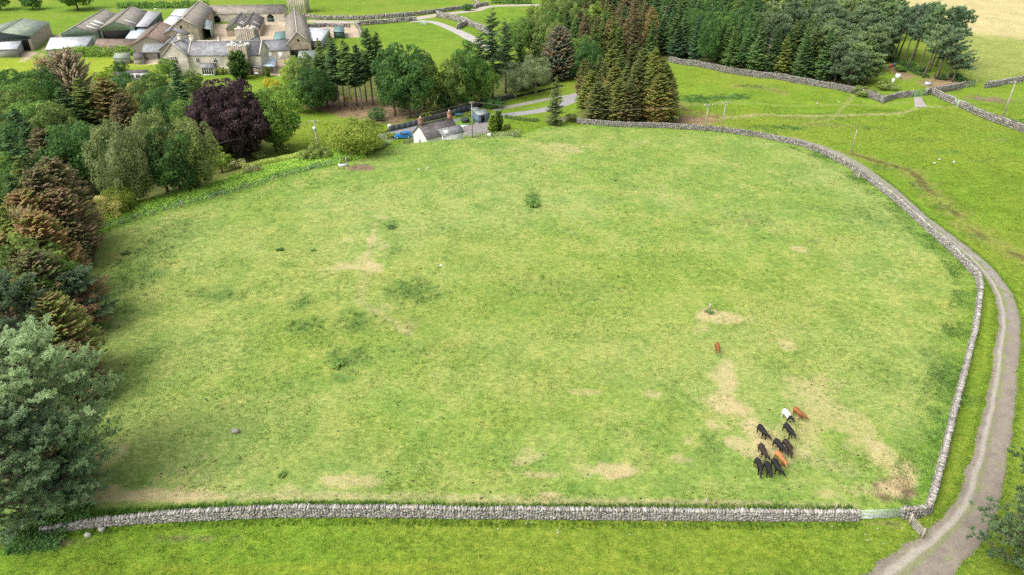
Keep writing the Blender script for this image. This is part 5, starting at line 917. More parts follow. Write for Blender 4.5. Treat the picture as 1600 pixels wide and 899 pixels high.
lean('outhouse', 'small slate-roofed outhouse between the farmhouse and the carport', [(391, 104, 2.6), (408, 107, 2.6), (416, 83, 3.6), (400, 85.5, 3.6)], SAND, SLATE)
# tower at the back
def tower(name, label, px, py, z_top, w, dp, ragged, mat, topm, yaw=0, cat='tower'):
    """py is the line of sight of the near top edge"""
    q = P(px, py, z_top); root = empty(name, q, label, cat); f = Frame(q, Vector((math.cos(yaw), math.sin(yaw), 0))); mb = MB(); n = 9; tb = MB()
    for s_, (a0, b0, a1, b1) in enumerate(((-w / 2, 0, w / 2, 0), (w / 2, .82, w / 2, dp - .82), (w / 2, dp, -w / 2, dp), (-w / 2, dp - .82, -w / 2, .82))):
        for i in range(n):
            t0, t1 = i / n, (i + 1) / n; h = z_top * (1 - ragged * R.rand() * (1 if s_ else .35)); dx, dy = a1 - a0, b1 - b0; l = math.hypot(dx, dy); nx_, ny_ = -dy / l * .8, dx / l * .8
            p = [(a0 + dx * t0, b0 + dy * t0), (a0 + dx * t1, b0 + dy * t1)]; p += [(p[1][0] + nx_, p[1][1] + ny_), (p[0][0] + nx_, p[0][1] + ny_)]
            mb.hexa([f(u, v, -1) for u, v in p] + [f(u, v, h) for u, v in p]); tb.hexa([f(u, v, h + .004) for u, v in p] + [f(u, v, h + .3 + R.rand() * .25) for u, v in p])
    mb.build('wall', mat, root); tb.build('wall_top', topm, root); return root
tower('stone_tower', 'tall pale stone tower behind the very long barn, cut by the top edge', 458, -28, 14.5, 8.6, 8, .02, SANDL, COPE)
tower('ruined_tower', 'roofless ruined tower against the right end of the farmhouse, white-topped', 368.5, 72, 9.5, 6.4, 6, .12, RUIN, WLIME, .04)
tower('ruined_tower', 'second ruined tower standing behind the farmhouse roof, white-topped', 381, 45, 10.5, 7, 5, .14, RUIN, WLIME)
# farmhouse
fz = float(T(-103, 240)); f = Frame(Vector((-108.5, 241.5, fz)), Vector((1, .01, 0)))
gable_b('farmhouse', 'two-storey stone farmhouse with white glazed porch and slate roof', f, 24, 4.8, 6.2, 9.8, SANDL, SLATE, coping=2, chim=((0.6, 0, 1.6, .9, 1.8, SANDL), (9.5, .2, .8, .8, 1.2, COPE)), cat='farmhouse',
        opens=(('v-', 3.0, 4.6, 1.1, 1.5, 'window'), ('v-', 8.8, 4.6, 1.1, 1.5, 'window'), ('v-', 10.6, 1.6, 1.4, 1.4, 'window')))
pr = empty('porch', f(6.5, -6.0, 0), 'white glazed garden porch on the farmhouse front', 'porch'); mb = MB()
for u in np.linspace(4.6, 8.4, 6): mb.box(f(u, -7.2, 1.25), (.14, .14, 2.5), 0)
mb.box(f(6.5, -7.2, 2.5), (4.1, .2, .25), 0); mb.box(f(6.5, -7.2, .25), (4.0, .1, .5), 0)
for s_ in (-1, 1): mb.box(f(6.5 + s_ * 1.95, -6.0, 1.3), (.12, 2.3, 2.5), 0)
mb.build('frame', WFRAME, pr); mb = MB(); mb.box(f(6.5, -7.17, 1.4), (3.8, .05, 2.1), 0); mb.build('glazing', GLASS, pr)
mb = MB(); a = [f(4.2, -7.6, 2.62), f(8.8, -7.6, 2.62), f(8.8, -4.83, 3.6), f(4.2, -4.83, 3.6)]; mb.hexa(a + [(p[0], p[1], p[2] + .12) for p in a]); mb.build('roof', SLATE, pr)
f2 = Frame(Vector((-112.2, 235.2, fz)), Vector((.04, 1, 0)))
gable_b('farmhouse_wing', 'stone gabled left wing of the farmhouse with two mullioned windows', f2, 13, 4.0, 6.4, 10.2, SANDL, SLATE, coping=2, chim=((6.5, 0, 1.5, 1.2, 1.6, SANDL),), cat='farmhouse', opens=(('u-', .5, 5.0, 2.2, 1.7, 'mullion'), ('u-', .1, 1.7, 2.2, 1.7, 'mullion')))
f3 = Frame(Vector((-90.0, 239.5, fz)), Vector((-.02, 1, 0)))
gable_b('farmhouse_wing', 'slate-roofed right wing of the farmhouse behind the ruined tower', f3, 13, 3.2, 6.2, 9.4, SAND, SLATE, coping=1, cat='farmhouse', opens=(('v-', 4, 4.2, .8, 1.2, 'window'),))
gb('outbuilding', 'low slate outbuilding along the left of the farmhouse', (274, 69), (226, 70), 4.6, 2.6, 4, GREYST, SLATE, cat='shed', opens=(('v+', 4, 1.2, 3.6, 2, 'dark'),))
gb('outbuilding', 'slate-roofed gable rising behind the low slate outbuilding', (262, 67), (276, 53), 5.8, 3.5, 3.6, GREYST, SLATE, cat='shed')
# garden sheds
lean('garden_shed', 'green-roofed timber garden shed on the lawn in front of the hedge', [(177, 91, 2.0), (201, 91, 2.0), (202, 83, 2.6), (180, 83.5, 2.6)], TIMB, GRNROOF); lean('garden_shed', 'grey timber garden shed right of the green-roofed one', [(208, 92, 2.0), (223, 92, 2.0), (222, 82, 2.8), (209, 82.5, 2.8)], TIMB, SLATED)
lean('garden_shed', 'dark grey shed among the treetops left of the low white building', [(171, 119, 2.2), (190, 120, 2.2), (187, 113, 2.9), (172, 113, 2.9)], BLUEW, SLATED, opens=((0, .5, 1.2, 1.6, 1.0, 'window'),)); lean('cabin', 'low white cabin with a grey roof above the left wood', [(197, 114, 2.3), (231, 113.5, 2.3), (231, 110, 2.7), (198, 110, 2.7)], WHITEW, SLATED, opens=((0, .2, 1.2, 1.4, 1.1, 'window'), (0, .5, 1.2, 1.4, 1.1, 'window'), (0, .8, 1.2, 1.4, 1.1, 'window')), cat='cabin')
# lower paddock wall across the farmyard, cars, tractor
# --- white cottage by the stream
a, b = P(655, 195.5, 5.4), P(704.5, 184.5, 5.4); cz = float(T(-17, 169)) + .6; print('cottage', cz); a = P(655, 195.5, z=cz + 5.4); b = P(704.5, 184.5, z=cz + 5.4); a.z = cz; b.z = cz
fc = Frame(a, b - a); Lc = (Vector((b.x - a.x, b.y - a.y))).length
gable_b('cottage', 'white single-storey cottage with slate roof and two brick chimneys', fc, Lc, 3.0, 2.7, 5.3, WHITEW, SLATED, chim=((.45, 0, .9, .7, 1.5, BRICK), (Lc - .4, 0, .9, .7, 1.5, BRICK)), cat='cottage', drop=2.5, opens=(('u-', 0, 1.4, .9, 1.1, 'window'),))
f4 = Frame(Vector(fc(3.6, -3.3, 0)), b - a)
ex = empty('cottage_extension', fc(6, -4, 0), 'low white rear extension of the cottage with a skylight', 'extension'); mb = MB(); u0, u1, v0, v1 = 4.2, Lc + 1.0, -3.7, -3.03
mb.hexa([fc(u0, v0, -2), fc(u1, v0, -2), fc(u1, v1, -2), fc(u0, v1, -2), fc(u0, v0, 2.5), fc(u1, v0, 2.5), fc(u1, v1, 2.62), fc(u0, v1, 2.62)]); mb.build('wall', WHITEW, ex)
mb = MB(); o = [fc(u0 - .2, v0 - .2, 2.52), fc(u1 + .2, v0 - .2, 2.52), fc(u1 + .2, v1 + 1.2, 3.85), fc(u0 - .2, v1 + 1.2, 3.85)]; mb.hexa(o + [(p[0], p[1], p[2] + .12) for p in o]); rf = mb.build('roof', SLATE, ex)
mb = MB(); o = [fc(u0 + .8, v0 + .3, 3.02), fc(u0 + 2.2, v0 + .3, 3.02), fc(u0 + 2.2, v0 + 1.1, 3.53), fc(u0 + .8, v0 + 1.1, 3.53)]; mb.hexa(o + [(p[0], p[1], p[2] + .1) for p in o]); mb.build('skylight', WFRAME, rf)
lean('summer_house', 'blue-grey summer house with a ribbed grey roof, nearer of two', [(748, 181, 2.1), (765, 177.5, 2.1), (756, 171, 2.8), (739, 173.5, 2.8)], BLUEW, TINGG, opens=((0, .35, .95, 1.2, 1.7, 'dark'),)); lean('summer_house', 'blue-grey hut with a grey roof behind the nearer summer house', [(740, 174, 2.1), (749, 172, 2.1), (745, 168, 2.6), (736, 170, 2.6)], BLUEW, TINGG)
slabrow([(608, 206), (632, 201), (660, 194)], 'dark slate-coloured garden wall left of the cottage', 1.3); slabrow([(708, 180), (725, 174), (738, 171)], 'dark slate-coloured garden wall beyond the cottage chimney', 1.4)
def pad(name, px, label, lift=.09, mat=None, th=.12, cat=None):
    pl = [P(*q) for q in px]; n = len(pl); z = max(q.z for q in pl) + lift; V = [(q.x, q.y, z) for q in pl] + [(q.x, q.y, z - 1.2) for q in pl]; mb = MB(); mb.add(V, [list(range(n)), list(range(n, 2 * n))[::-1]] + [[i, i + n, (i + 1) % n + n, (i + 1) % n] for i in range(n)])
    return tag(mb.build(name, mat), label, kind='structure')
TURFM = mottle('artificial_turf', (.10, .22, .03), (.13, .26, .05), 2); pad('lawn', [(711, 194), (722, 184), (735, 180), (749, 186), (738, 195), (724, 197)], 'bright green garden turf beside the cottage', .06, TURFM)
pad('patio', [(716, 193), (727, 189), (737, 194), (723, 199)], 'small white patio', .12, WHITEW)
q = P(727, 192); tb = empty('hot_tub', q, 'round dark covered hot tub on the white patio', 'hot tub'); mb = MB(); mb.tube([(q.x, q.y, q.z), (q.x, q.y, q.z + 1.0)], 1.1, 18); mb.build('tub', paint('charcoal', (.03, .032, .035), .5), tb); mb = MB(); mb.tube([(q.x, q.y, q.z + 1.0), (q.x, q.y, q.z + 1.16)], [1.18, 1.05], 18); mb.build('cover', paint('dark_cover', (.055, .06, .065), .6), tb)
q = P(717, 182); pt = empty('garden_table', q, 'blue garden table near the far cottage chimney', 'table'); mb = MB(); mb.box((q.x, q.y, q.z + .74), (2.0, 1.1, .07), .2); BLU = paint('blue_paint', (.05, .25, .45), .4); mb.build('tabletop', BLU, pt)
for sx in (-.8, .8):
    for sy in (-.4, .4): mb = MB(); mb.box((q.x + sx, q.y + sy, q.z + .35), (.07, .07, .7)); mb.build('leg', BLU, pt)
# yellow sheet in the fir wood
a, b = P(537, 160), P(551, 161); mb = MB(); n = 9
V = [(a.x + (b.x - a.x) * i / (n - 1), a.y + (b.y - a.y) * i / (n - 1) + .12 * math.sin(i * 1.7) + (.18 if j else 0), a.z + .3 + j * 1.6 - .18 * math.sin(math.pi * i / (n - 1)) * j) for j in (0, 1) for i in range(n)]
mb.add(V + [(x_, y_ + .04, z_) for x_, y_, z_ in V], [[i, i + 1, i + 1 + n, i + n] for i in range(n - 1)] + [[2 * n + i + n, 2 * n + i + 1 + n, 2 * n + i + 1, 2 * n + i] for i in range(n - 1)]); sh = mb.build('tarpaulin', paint('yellow_sheet', (.62, .52, .12), .5), loc=a); tag(sh, 'yellow sheet strung between the bare fir trunks', 'tarpaulin')

# ------------------------------------------------------------------ vehicles
TYRE = paint('tyre', (.02, .02, .02), .8); RIM = paint('alloy_rim', (.5, .5, .52), .3, .5, .6); LAMP = paint('lamp_glass', (.75, .75, .75), .1, .6); TAIL = paint('tail_lamp', (.4, .02, .02), .2, .6)
def car(px, py, yaw, bodycol, label, L=4.4, Wd=1.85, H=1.6, z=None):
    q = P(px, py) if z is None else P(px, py, z=z); root = empty('parked_car', q, label, 'car'); root.rotation_euler = (0, 0, yaw)
    prof = [(-.5, .32, 1), (-.5, .55, 1), (-.485, .62, .98), (-.44, .96, .80), (-.22, 1.0, .76), (.02, .99, .76), (.16, .68, .90), (.30, .64, .95), (.44, .57, .93), (.5, .42, .88), (.5, .2, .88), (.46, .13, .9), (-.46, .13, .95), (-.5, .2, .97)]
    def loc_build(mb, nm, m_, par=root, sm=False):
        o = mb.build(nm, m_, smooth=sm); o.parent = par; return o
    m_ = paint('car_paint', bodycol, .25, .6); mb = MB(); n = len(prof); rows = []
    for s_, ins in ((-1, 0), (1, 0)):
        rows.append([(x_ * L, s_ * Wd / 2 * w_ * (1 if z_ < .66 else .92), z_ * H) for x_, z_, w_ in prof])
    V = rows[0] + rows[1]; mb.add(V, [list(range(n))[::-1], list(range(n, 2 * n))] + [[i, i + n, (i + 1) % n + n, (i + 1) % n][::-1] for i in range(n)]); body = loc_build(mb, 'body', m_)
    bv = body.modifiers.new('bevel', 'BEVEL'); bv.width = .07; bv.segments = 2; bv.limit_method = 'ANGLE'
    for s_ in (-1, 1):
        mb = MB(); w1, w2 = Wd / 2 * .915, Wd / 2 * .74; y0_ = s_ * (w1 + .015); y1_ = s_ * (w2 + .02)
        mb.add([(-.43 * L, y0_, .66 * H), (.10 * L, y0_, .67 * H), (.01 * L, y1_, .94 * H), (-.40 * L, y1_, .93 * H)], [[0, 1, 2, 3] if s_ < 0 else [3, 2, 1, 0]]); loc_build(mb, 'side_window', GLASS)
        mb = MB(); mb.ellipsoid((.475 * L, s_ * Wd * .36, .46 * H), (.07, .22, .09), 8, 6); loc_build(mb, 'headlight', LAMP)
        mb = MB(); mb.box((-.5 * L + .01, s_ * Wd * .42, .56 * H), (.05, .14, .28)); loc_build(mb, 'tail_light', TAIL)
        for x_ in (-.32, .32):
            mb = MB(); mb.tube([(x_ * L, s_ * (Wd / 2 - .2), .33), (x_ * L, s_ * (Wd / 2 + .015), .33)], .34, 16); w_ = loc_build(mb, 'wheel', TYRE); mb = MB(); mb.tube([(x_ * L, s_ * (Wd / 2 + .01), .33), (x_ * L, s_ * (Wd / 2 + .03), .33)], .21, 12); loc_build(mb, 'rim', RIM, w_)
    mb = MB(); mb.add([(.04 * L, -Wd * .35, .965 * H), (.04 * L, Wd * .35, .965 * H), (.155 * L, Wd * .42, .705 * H), (.155 * L, -Wd * .42, .705 * H)], [[3, 2, 1, 0]]); mb.V[-1] = mb.V[-1] + np.array([.03, 0, .03]); loc_build(mb, 'windscreen', GLASS)
    mb = MB(); mb.add([(-.445 * L, -Wd * .36, .92 * H), (-.445 * L, Wd * .36, .92 * H), (-.485 * L, Wd * .42, .66 * H), (-.485 * L, -Wd * .42, .66 * H)], [[0, 1, 2, 3]]); mb.V[-1] = mb.V[-1] + np.array([-.04, 0, .02]); loc_build(mb, 'rear_window', GLASS)
    return root
car(630, 216, math.radians(188), (.02, .20, .50), 'blue hatchback parked left of the white cottage')
car(405.5, 116, math.radians(-97), (.72, .72, .72), 'white car parked beside the tin carport', H=1.55)
q = P(405.5, 76); vr = empty('horse_trailer', q, 'white boxy trailer parked left of the slate range', 'trailer'); vr.rotation_euler = (0, 0, math.radians(84))
mb = MB(); mb.box((0, 0, 1.4), (4.2, 2.0, 2.0)); o = mb.build('body', WFRAME); o.parent = vr; bv = o.modifiers.new('bevel', 'BEVEL'); bv.width = .18; bv.segments = 3
for s_ in (-1, 1): mb = MB(); mb.tube([(.2, s_ * .8, .33), (.2, s_ * 1.03, .33)], .33, 14); o = mb.build('wheel', TYRE); o.parent = vr
mb = MB(); mb.box((-2.6, 0, .45), (1.2, .12, .12)); o = mb.build('drawbar', METALG); o.parent = vr; mb = MB(); mb.box((-2.12, 0, 1.5), (.04, 1.2, .6)); o = mb.build('front_window', GLASS); o.parent = vr
q = P(317, 57); tr = empty('tractor', q, 'red tractor standing under the grey-green open shed', 'tractor'); tr.rotation_euler = (0, 0, math.radians(-60)); RED = paint('tractor_red', (.45, .03, .03), .4)
mb = MB(); mb.box((.7, 0, 1.05), (1.9, .7, .7)); mb.box((-.6, 0, .9), (.9, .9, .5)); o = mb.build('body', RED); o.parent = tr; bv = o.modifiers.new('bevel', 'BEVEL'); bv.width = .08
mb = MB(); mb.box((-.6, 0, 1.8), (1.1, 1.2, 1.2)); o = mb.build('cab', GLASS); o.parent = tr; mb = MB(); mb.box((-.6, 0, 2.45), (1.3, 1.4, .12)); o = mb.build('cab_roof', RED); o.parent = tr
for s_ in (-1, 1):
    mb = MB(); mb.tube([(-.7, s_ * .6, .78), (-.7, s_ * 1.0, .78)], .78, 18); o = mb.build('rear_wheel', TYRE); o.parent = tr; mb = MB(); mb.tube([(1.3, s_ * .5, .45), (1.3, s_ * .75, .45)], .45, 14); o = mb.build('front_wheel', TYRE); o.parent = tr

# ------------------------------------------------------------------ poles, wires, fences, gates
POLES = {}
def pole(key, bx_, by_, h, label, arm=1.6, two=True, lean_=0, pz=None, stay=False, trans=False, r=.15):
    q = P(bx_, by_) if pz is None else P(bx_, by_, z=pz); root = empty('utility_pole', q, label, 'utility pole'); mb = MB(); dx = math.sin(lean_) * h
    mb.tube([(q.x, q.y, q.z - 1), (q.x + dx, q.y, q.z + h)], [r, r * .72], 10); mb.build('pole', POLEM, root); tips = []
    if two:
        mb = MB(); zz = q.z + h - .25; mb.box((q.x + dx * .97, q.y - .14, zz), (arm, .1, .12)); am = mb.build('crossarm', POLEM, root)
        for s_ in (-1, 0, 1) if arm > 1 else (-1, 1):
            mb = MB(); xx = q.x + dx * .97 + s_ * (arm / 2 - .1); mb.tube([(xx, q.y - .14, zz + .05), (xx, q.y - .14, zz + .3)], [.05, .07], 8); mb.build('insulator', LAMP, am); tips.append((xx, q.y - .14, zz + .3))
    else: tips = [(q.x + dx, q.y, q.z + h)] * 3
    if trans: mb = MB(); mb.box((q.x, q.y - .5, q.z + h - 1.7), (.6, .55, .8)); mb.build('transformer', METALG, root)
    POLES[key] = tips; return root
pole('a', 499, 246, 8.2, 'utility pole with crossarm and transformer on the bank left of the field', 1.7, trans=True, r=.2); pole('b', 738.5, 214, 8.6, 'plain grey pole standing before the white cottage yard', .9, pz=-2.0); pole('c', 1101, 206, 6.6, 'T-topped utility pole, left of the pair at the top of the field', 2.0, r=.17); pole('d', 1127, 207, 7.4, 'T-topped utility pole, right of the pair at the top of the field', 2.0, r=.18)
pole('e', 1330, 238, 5.2, 'short bare pole leaning in the green slope right of the track', two=False, r=.14); pole('f', 1566, 186, 9.4, 'tall utility pole with crossarm near the right edge', 2.4, r=.22); pole('g', 435, 222, 4.8, 'small wooden pole in front of the copper beech', 1.0)
def wire(pairs, label, sag=.9, r=.012):
    mb = MB()
    for a, b in pairs:
        t_ = np.linspace(0, 1, 20)[:, None]; a, b = np.array(a), np.array(b); p = a + (b - a) * t_; p[:, 2] -= 4 * sag * (t_ * (1 - t_))[:, 0]; mb.tube(p, r, 4, cap=False)
    o = mb.build('power_line', TIMB, loc=pairs[0][0]); return tag(o, label, 'power line')
wire(list(zip(POLES['a'], POLES['g'])), 'three thin wires from the transformer pole towards the copper beech'); e0 = P(300, 232, 7); wire([(g_, (e0.x - .6 + .6 * i, e0.y, e0.z + 7)) for i, g_ in enumerate(POLES['g'])], 'three thin wires passing over the trees left of the small wooden pole')
wire([(POLES['a'][2], POLES['b'][0]), (POLES['a'][1], POLES['b'][-1])], 'wires from the transformer pole to the cottage pole', 1.6, .010); wire([(POLES['b'][-1], POLES['c'][0]), (POLES['b'][0], POLES['c'][1])], 'two wires crossing in front of the conifer clump', 1.6, .014); wire(list(zip(POLES['c'], POLES['d'])), 'short wires between the two T-topped poles', .2, .02)
def wire_fence(px, label, sp=2.6, h=1.15, group=None):
    p = resample(PL(px), sp); root = empty('wire_fence', (p[0][0], p[0][1], float(T(*p[0]))), label, 'fence', group); w = MB()
    for i, (x_, y_) in enumerate(p[:96]):
        mb = MB(); z_ = float(T(x_, y_)); big = i % 8 == 0; mb.tube([(x_, y_, z_ - .3), (x_ + R.randn() * .04, y_ + R.randn() * .04, z_ + h * (1.25 if big else 1))], .09 if big else .055, 6); mb.build('fence_post', POLEM, root)
    for zz in (.25, .5, .75, 1.0): w.tube(np.c_[p, T(p[:, 0], p[:, 1]) + zz * h], .012, 3, cap=False)
    w.build('wire', METALG, root); return root
wire_fence([(93, 386), (200, 348), (330, 313), (430, 283), (520, 258), (548, 250)], 'post and wire fence along the left side of the field'); wire_fence([(548, 250), (600, 231), (640, 223), (700, 220), (810, 215), (812, 207)], 'post and wire fence above the cottage and along its hedge', 2.8)
wire_fence([(484, 41), (510, 39), (545, 40)], 'rail fence beside the farm lane', 3, 1.3); wire_fence([(330, 16.5), (270, 17), (200, 18), (150, 17)], 'far post and wire fence behind the barns', 6, 1.3)
def bar_gate(a, b, label, bars=6, h=1.15, mat=None, cat='gate', posts=True, br=.035):
    root = empty('field_gate', a, label, cat); d = (b - a); L = Vector((d.x, d.y)).length; d.z = 0; d.normalize(); z = (a.z + b.z) / 2
    for i in range(bars):
        mb = MB(); zz = z + .12 + (h - .12) * (i / (bars - 1)) ** 1.15; mb.tube([(a.x, a.y, zz), (b.x, b.y, zz)], br, 6); mb.build('bar', mat or METALG, root)
    mb = MB()
    for u in (0, .5, 1): mb.tube([(a.x + (b.x - a.x) * u, a.y + (b.y - a.y) * u, z + .1), (a.x + (b.x - a.x) * u, a.y + (b.y - a.y) * u, z + h + .02)], br, 6)
    mb.tube([(a.x, a.y, z + h * .95), (a.x + (b.x - a.x) * .5, a.y + (b.y - a.y) * .5, z + .12)], br * .7, 5); mb.build('brace', mat or METALG, root)
    if posts:
        for q, s_ in ((a, -1), (b, 1)): mb = MB(); mb.tube([(q.x + d.x * .22 * s_, q.y + d.y * .22 * s_, q.z - .3), (q.x + d.x * .22 * s_, q.y + d.y * .22 * s_, q.z + h * 1.2)], .11, 8); mb.build('gate_post', POLEM, root)
    return root
bar_gate(P(1341, 812), P(1405, 809), 'long galvanised bar gate at the bottom right corner of the field', 7, br=.03)
bar_gate(P(1423, 822), P(1437, 838), 'small weathered wooden hurdle gate beside the wall corner', 6, 1.05, TIMB, br=.05)
bar_gate(P(1425.5, 151.5), P(1444, 149.5), 'pale green gate across the path below the pines', 5, 1.7, TINT, br=.07); bar_gate(P(1506, 137), P(1522, 135.5), 'pale green gate in the wall at the foot of the hay field', 5, 1.7, TINT, br=.07); bar_gate(P(1491, 164), P(1500, 168), 'small grey gate in the wall right of the gravel path', 5, 1.6, METALG, br=.07); bar_gate(P(1331, 271), P(1340, 280), 'wooden gate frame leaning inside the curving wall', 4, 1.1, TIMB)
bar_gate(P(656, 38), P(668, 39), 'far pale gate at the end of the paddock wall', 4, 1.6, METALG, br=.07)
for i in range(4): a = P(669 + i * 4, 39.5 - i * .4)
def post(px_, py_, h, label, r=.08): q = P(px_, py_); mb = MB(); mb.tube([(q.x, q.y, q.z - .2), (q.x + .06, q.y, q.z + h)], [r, r * .9], 8); return tag(mb.build('wooden_post', POLEM, loc=q), label, 'post')
post(1304, 797, .9, 'short wooden post just behind the near wall, left of the metal gate'); post(1102, 789, .9, 'short wooden post behind the near wall below the straw patches'); post(482, 790, .9, 'short wooden post behind the left half of the near wall'); post(1108, 484, 1.0, 'pale snapped stump standing in the straw patch', .14)
# water trough near the soil patch, small farm things by the pines
q = P(536, 260); tg = empty('water_trough', q, 'white water trough by the bare soil patch at the fence', 'trough'); mb = MB(); mb.box((q.x, q.y, q.z + .3), (1.8, .7, .6), .3, (.8, .8, .78)); mb.box((q.x, q.y, q.z + .62), (1.5, .45, .06), .3, (.1, .12, .13)); mb.build('basin', colmat('trough_paint', .6, 0), tg)
post(541, 256, 1.3, 'leaning pale post beside the white trough', .12)
def sheep(px_, py_, yaw, label, z=None, group=None):
    q = P(px_, py_); root = empty('sheep', q, label, 'sheep', group); root.rotation_euler = (0, 0, yaw); mb = MB(); mb.ellipsoid((0, 0, .62), (.55, .3, .3), 12, 8, jit=.1); mb.ellipsoid((.62, 0, .72), (.2, .11, .13), 8, 6)
    for sx in (-.35, .35):
        for sy in (-.15, .15): mb.tube([(sx, sy, 0), (sx, sy, .5)], [.04, .06], 6)
    o = mb.build('body', WHITEW); o.parent = root
sheep(243, 16, .3, 'far white sheep before the dark hedge at the top left')
def tank(px_, py_, r, h, col_, label): q = P(px_, py_); root = empty('water_tank', q, label, 'tank'); mb = MB(); mb.tube([(q.x, q.y, q.z), (q.x, q.y, q.z + h), (q.x, q.y, q.z + h * 1.12)], [r, r, r * .6], 14); mb.build('body', paint('tank_plastic', col_, .5), root); mb = MB(); mb.tube([(q.x, q.y, q.z + h * 1.1), (q.x, q.y, q.z + h * 1.2)], r * .3, 10); mb.build('lid', paint('lid', (.1, .1, .1), .5), root)
tank(1402, 123, .8, 1.3, (.75, .75, .72), 'white tank behind the bare strip below the pines'); tank(1394, 132, .45, 1.6, (.85, .85, .84), 'slim white container left of the gate path'); tank(1391, 105, .6, 1.0, (.6, .12, .03), 'orange-red drum under the leaning pines'); tank(1397, 104, .5, 1.0, (.05, .2, .35), 'blue drum beside the orange-red one'); tank(1449, 133, .9, .8, (.42, .48, .47), 'grey-green feeder below the bare pine trunks')
tank(765, 214, .6, .8, (.85, .85, .84), 'white container at the foot of the cottage yard'); tank(609, 200.5, .5, .9, (.85, .85, .84), 'white drum beside the stream bend')

# ------------------------------------------------------------------ cattle: one continuous body each
def cow_mesh(seed, head, stride):
    """head: (yaw, drop) of the neck; x forwards, withers about 1.22 m"""
    rs = np.random.RandomState(seed); me = bpy.data.meshes.new('cow_cage'); V = []; E = []; Rr = []
    def v(p, r): V.append(p); Rr.append(r); return len(V) - 1
    def chain(par, pts):
        for p, r in pts: i = v(p, r); E.append((par, i)); par = i
        return par
    pel = v((-.62, 0, .98), (.25, .26)); c = pel
    c1 = chain(pel, [((-.32, 0, .93), (.27, .31)), ((.0, 0, .90), (.30, .33)), ((.34, 0, .93), (.28, .32)), ((.60, 0, 1.0), (.22, .28))])
    chain(pel, [((-.84, 0, 1.02), (.15, .17))])
    tail = chain(len(V) - 1, [((-.96, .02, 1.05), (.035, .035)), ((-1.02, .05, .75), (.025, .025)), ((-.99, .06, .42), (.035, .035))])
    hy, hd = head; cx, sx = math.cos(hy), math.sin(hy)
    n1 = chain(c1, [((.80 + .0 * cx, .10 * sx, 1.08 - hd * .3), (.15, .19)), ((.92 + .10 * cx, .24 * sx, 1.14 - hd * .65), (.12, .14)), ((1.0 + .16 * cx, .36 * sx, 1.16 - hd), (.115, .12)), ((1.02 + .36 * cx, .60 * sx, 1.02 - hd * 1.08), (.085, .085)), ((1.02 + .50 * cx, .74 * sx, .93 - hd * 1.1), (.07, .065))])
    poll = n1 - 2
    for s in (-1, 1): chain(poll, [((V[poll][0] - .03 - s * sx * .17, V[poll][1] + s * .17 * cx, V[poll][2] + .05), (.035, .03)), ((V[poll][0] - .05 - s * sx * .28, V[poll][1] + s * .28 * cx, V[poll][2] + .03), (.03, .05))])
    for s, ph in ((-1, stride), (1, -stride)):
        chain(c1 - 0, [((.56 + ph * .25, s * .17, .68), (.10, .12)), ((.58 + ph * .5, s * .17, .40), (.065, .065)), ((.56 + ph * .8, s * .17, .10), (.045, .045)), ((.60 + ph * .85, s * .17, .03), (.055, .055))])
        chain(pel, [((-.66 - ph * .2, s * .19, .74), (.13, .17)), ((-.60 - ph * .4, s * .18, .52), (.085, .10)), ((-.76 - ph * .7, s * .18, .36), (.055, .06)), ((-.70 - ph * .9, s * .18, .10), (.045, .045)), ((-.66 - ph * .95, s * .18, .03), (.055, .055))])
    me.from_pydata(V, E, []); o = bpy.data.objects.new('cow_cage', me); SC.collection.objects.link(o); sk = o.modifiers.new('skin', 'SKIN'); sk.use_smooth_shade = True; sb = o.modifiers.new('sub', 'SUBSURF'); sb.levels = sb.render_levels = 2
    lay = me.skin_vertices[0].data
    for i, r in enumerate(Rr): lay[i].radius = r; lay[i].use_root = (i == 0)
    dg = bpy.context.evaluated_depsgraph_get(); ev = o.evaluated_get(dg); out = bpy.data.meshes.new_from_object(ev); bpy.data.objects.remove(o); return out
def hide_mat(name, c, c2=None, thr=.5):
    m, t, b = newmat(name, .6, .25); co = nd(t, 'ShaderNodeTexCoord').outputs['Object']; n = noise(t, 3, 4, co); cc = mixc(t, 1.0, c, ramp(t, n, [(.3, (.7,) * 3), (.7, (1.35,) * 3)]), 'MULTIPLY')
    if c2:
        sx = nd(t, 'ShaderNodeSeparateXYZ'); t.links.new(co, sx.inputs[0]); mp_ = nd(t, 'ShaderNodeMath', operation='MULTIPLY_ADD'); t.links.new(noise(t, 1.6, 2, co), mp_.inputs[0]); mp_.inputs[1].default_value = .9; t.links.new(sx.outputs[0], mp_.inputs[2])
        f_ = ramp(t, mp_.outputs[0], [(.0, (0, 0, 0)), (1, (1, 1, 1))]); mth = nd(t, 'ShaderNodeMath', operation='GREATER_THAN'); t.links.new(mp_.outputs[0], mth.inputs[0]); mth.inputs[1].default_value = 1.02; cc = mixc(t, mth.outputs[0], cc, c2)
    t.links.new(cc, b.inputs['Base Color']); return m
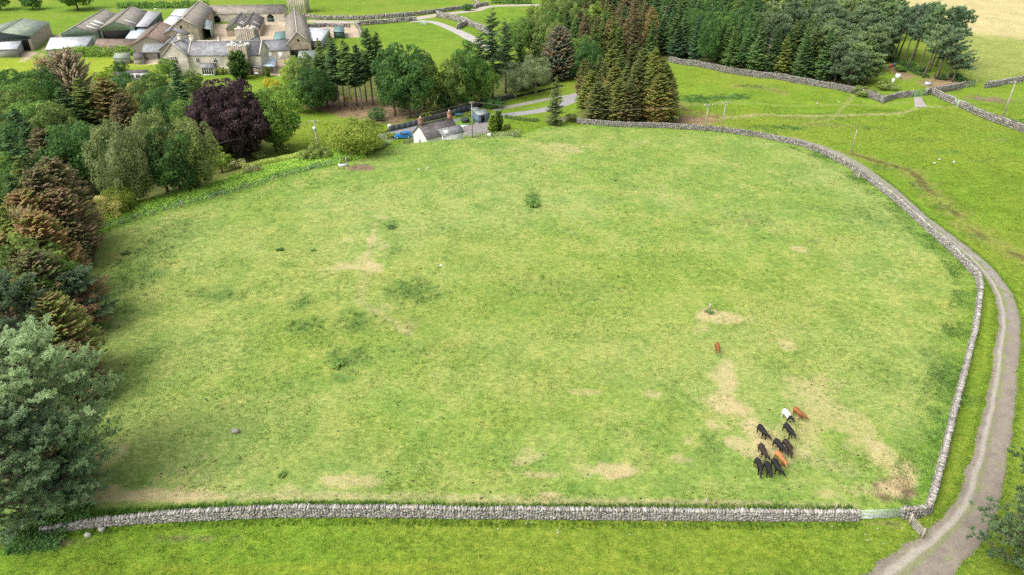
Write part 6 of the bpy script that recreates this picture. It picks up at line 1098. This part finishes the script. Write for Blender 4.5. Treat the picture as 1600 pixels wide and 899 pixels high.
HB, HBR, HK, HO, HW = hide_mat('black_hide', (.016, .015, .016)), hide_mat('brown_black_hide', (.035, .022, .02)), hide_mat('chestnut_hide', (.24, .085, .028)), hide_mat('tan_hide', (.36, .155, .055)), hide_mat('white_hide', (.72, .70, .66), (.02, .02, .02))
CM = [cow_mesh(1, (.0, .15), .12), cow_mesh(2, (.7, .35), -.12), cow_mesh(3, (-.25, .55), .2), cow_mesh(4, (.2, .05), .0)]
COWS = [((1226, 636), (1237, 653), HW, 'white young cow with black head walking beside a chestnut one', 3, 1.0), ((1241, 632), (1258, 649), HK, 'chestnut cow right of the white one', 1, .95), ((1186, 659), (1199, 679), HB, 'black cow at the upper left of the herd, head turned right', 1, 1.0), ((1228, 659), (1240, 676), HB, 'black cow walking directly behind the white one', 0, 1.02),
    ((1212, 682), (1226, 701), HB, 'black cow in the middle of the herd, left of a brown-black one', 0, 1.0), ((1226, 682), (1239, 703), HBR, 'brown-black cow pressed against the black one in the middle', 2, 1.0), ((1189, 689), (1197, 710), HBR, 'brown-black cow at the left of the herd, head low', 1, 1.0), ((1214, 700), (1228, 722), HO, 'orange-tan cow surrounded by black ones', 0, 1.0),
    ((1183, 711), (1192, 734), HB, 'black cow at the bottom left of the herd, tail out', 2, 1.0), ((1198, 717), (1205, 738), HB, 'black cow in the bottom row between two others', 0, 1.0), ((1209, 712), (1220, 735), HB, 'black cow at the bottom right of the herd below the tan one', 1, 1.02), ((1120.5, 529), (1123.5, 546), HK, 'chestnut cow standing alone away from the herd', 0, .9)]
for (A_, B_, m_, lb, ci, s_) in COWS:
    ra, rb_ = P(*A_, 1.2), P(*B_, 1.1); d = rb_ - ra; yaw = math.atan2(d.y, d.x); c = (ra + rb_) / 2; c.z = float(T(c.x, c.y)); c = c - Vector((math.cos(yaw) * .02, math.sin(yaw) * .02, 0))
    me = CM[ci].copy(); me.materials.clear(); me.materials.append(m_); me.polygons.foreach_set('material_index', np.zeros(len(me.polygons), np.int32)); o = bpy.data.objects.new('cow', me); SC.collection.objects.link(o); o.location = c; o.rotation_euler = (0, 0, yaw); o.scale = (s_ * .87, s_ * 1.08, s_ * .95); tag(o, lb, 'cow', 'cattle in the field')
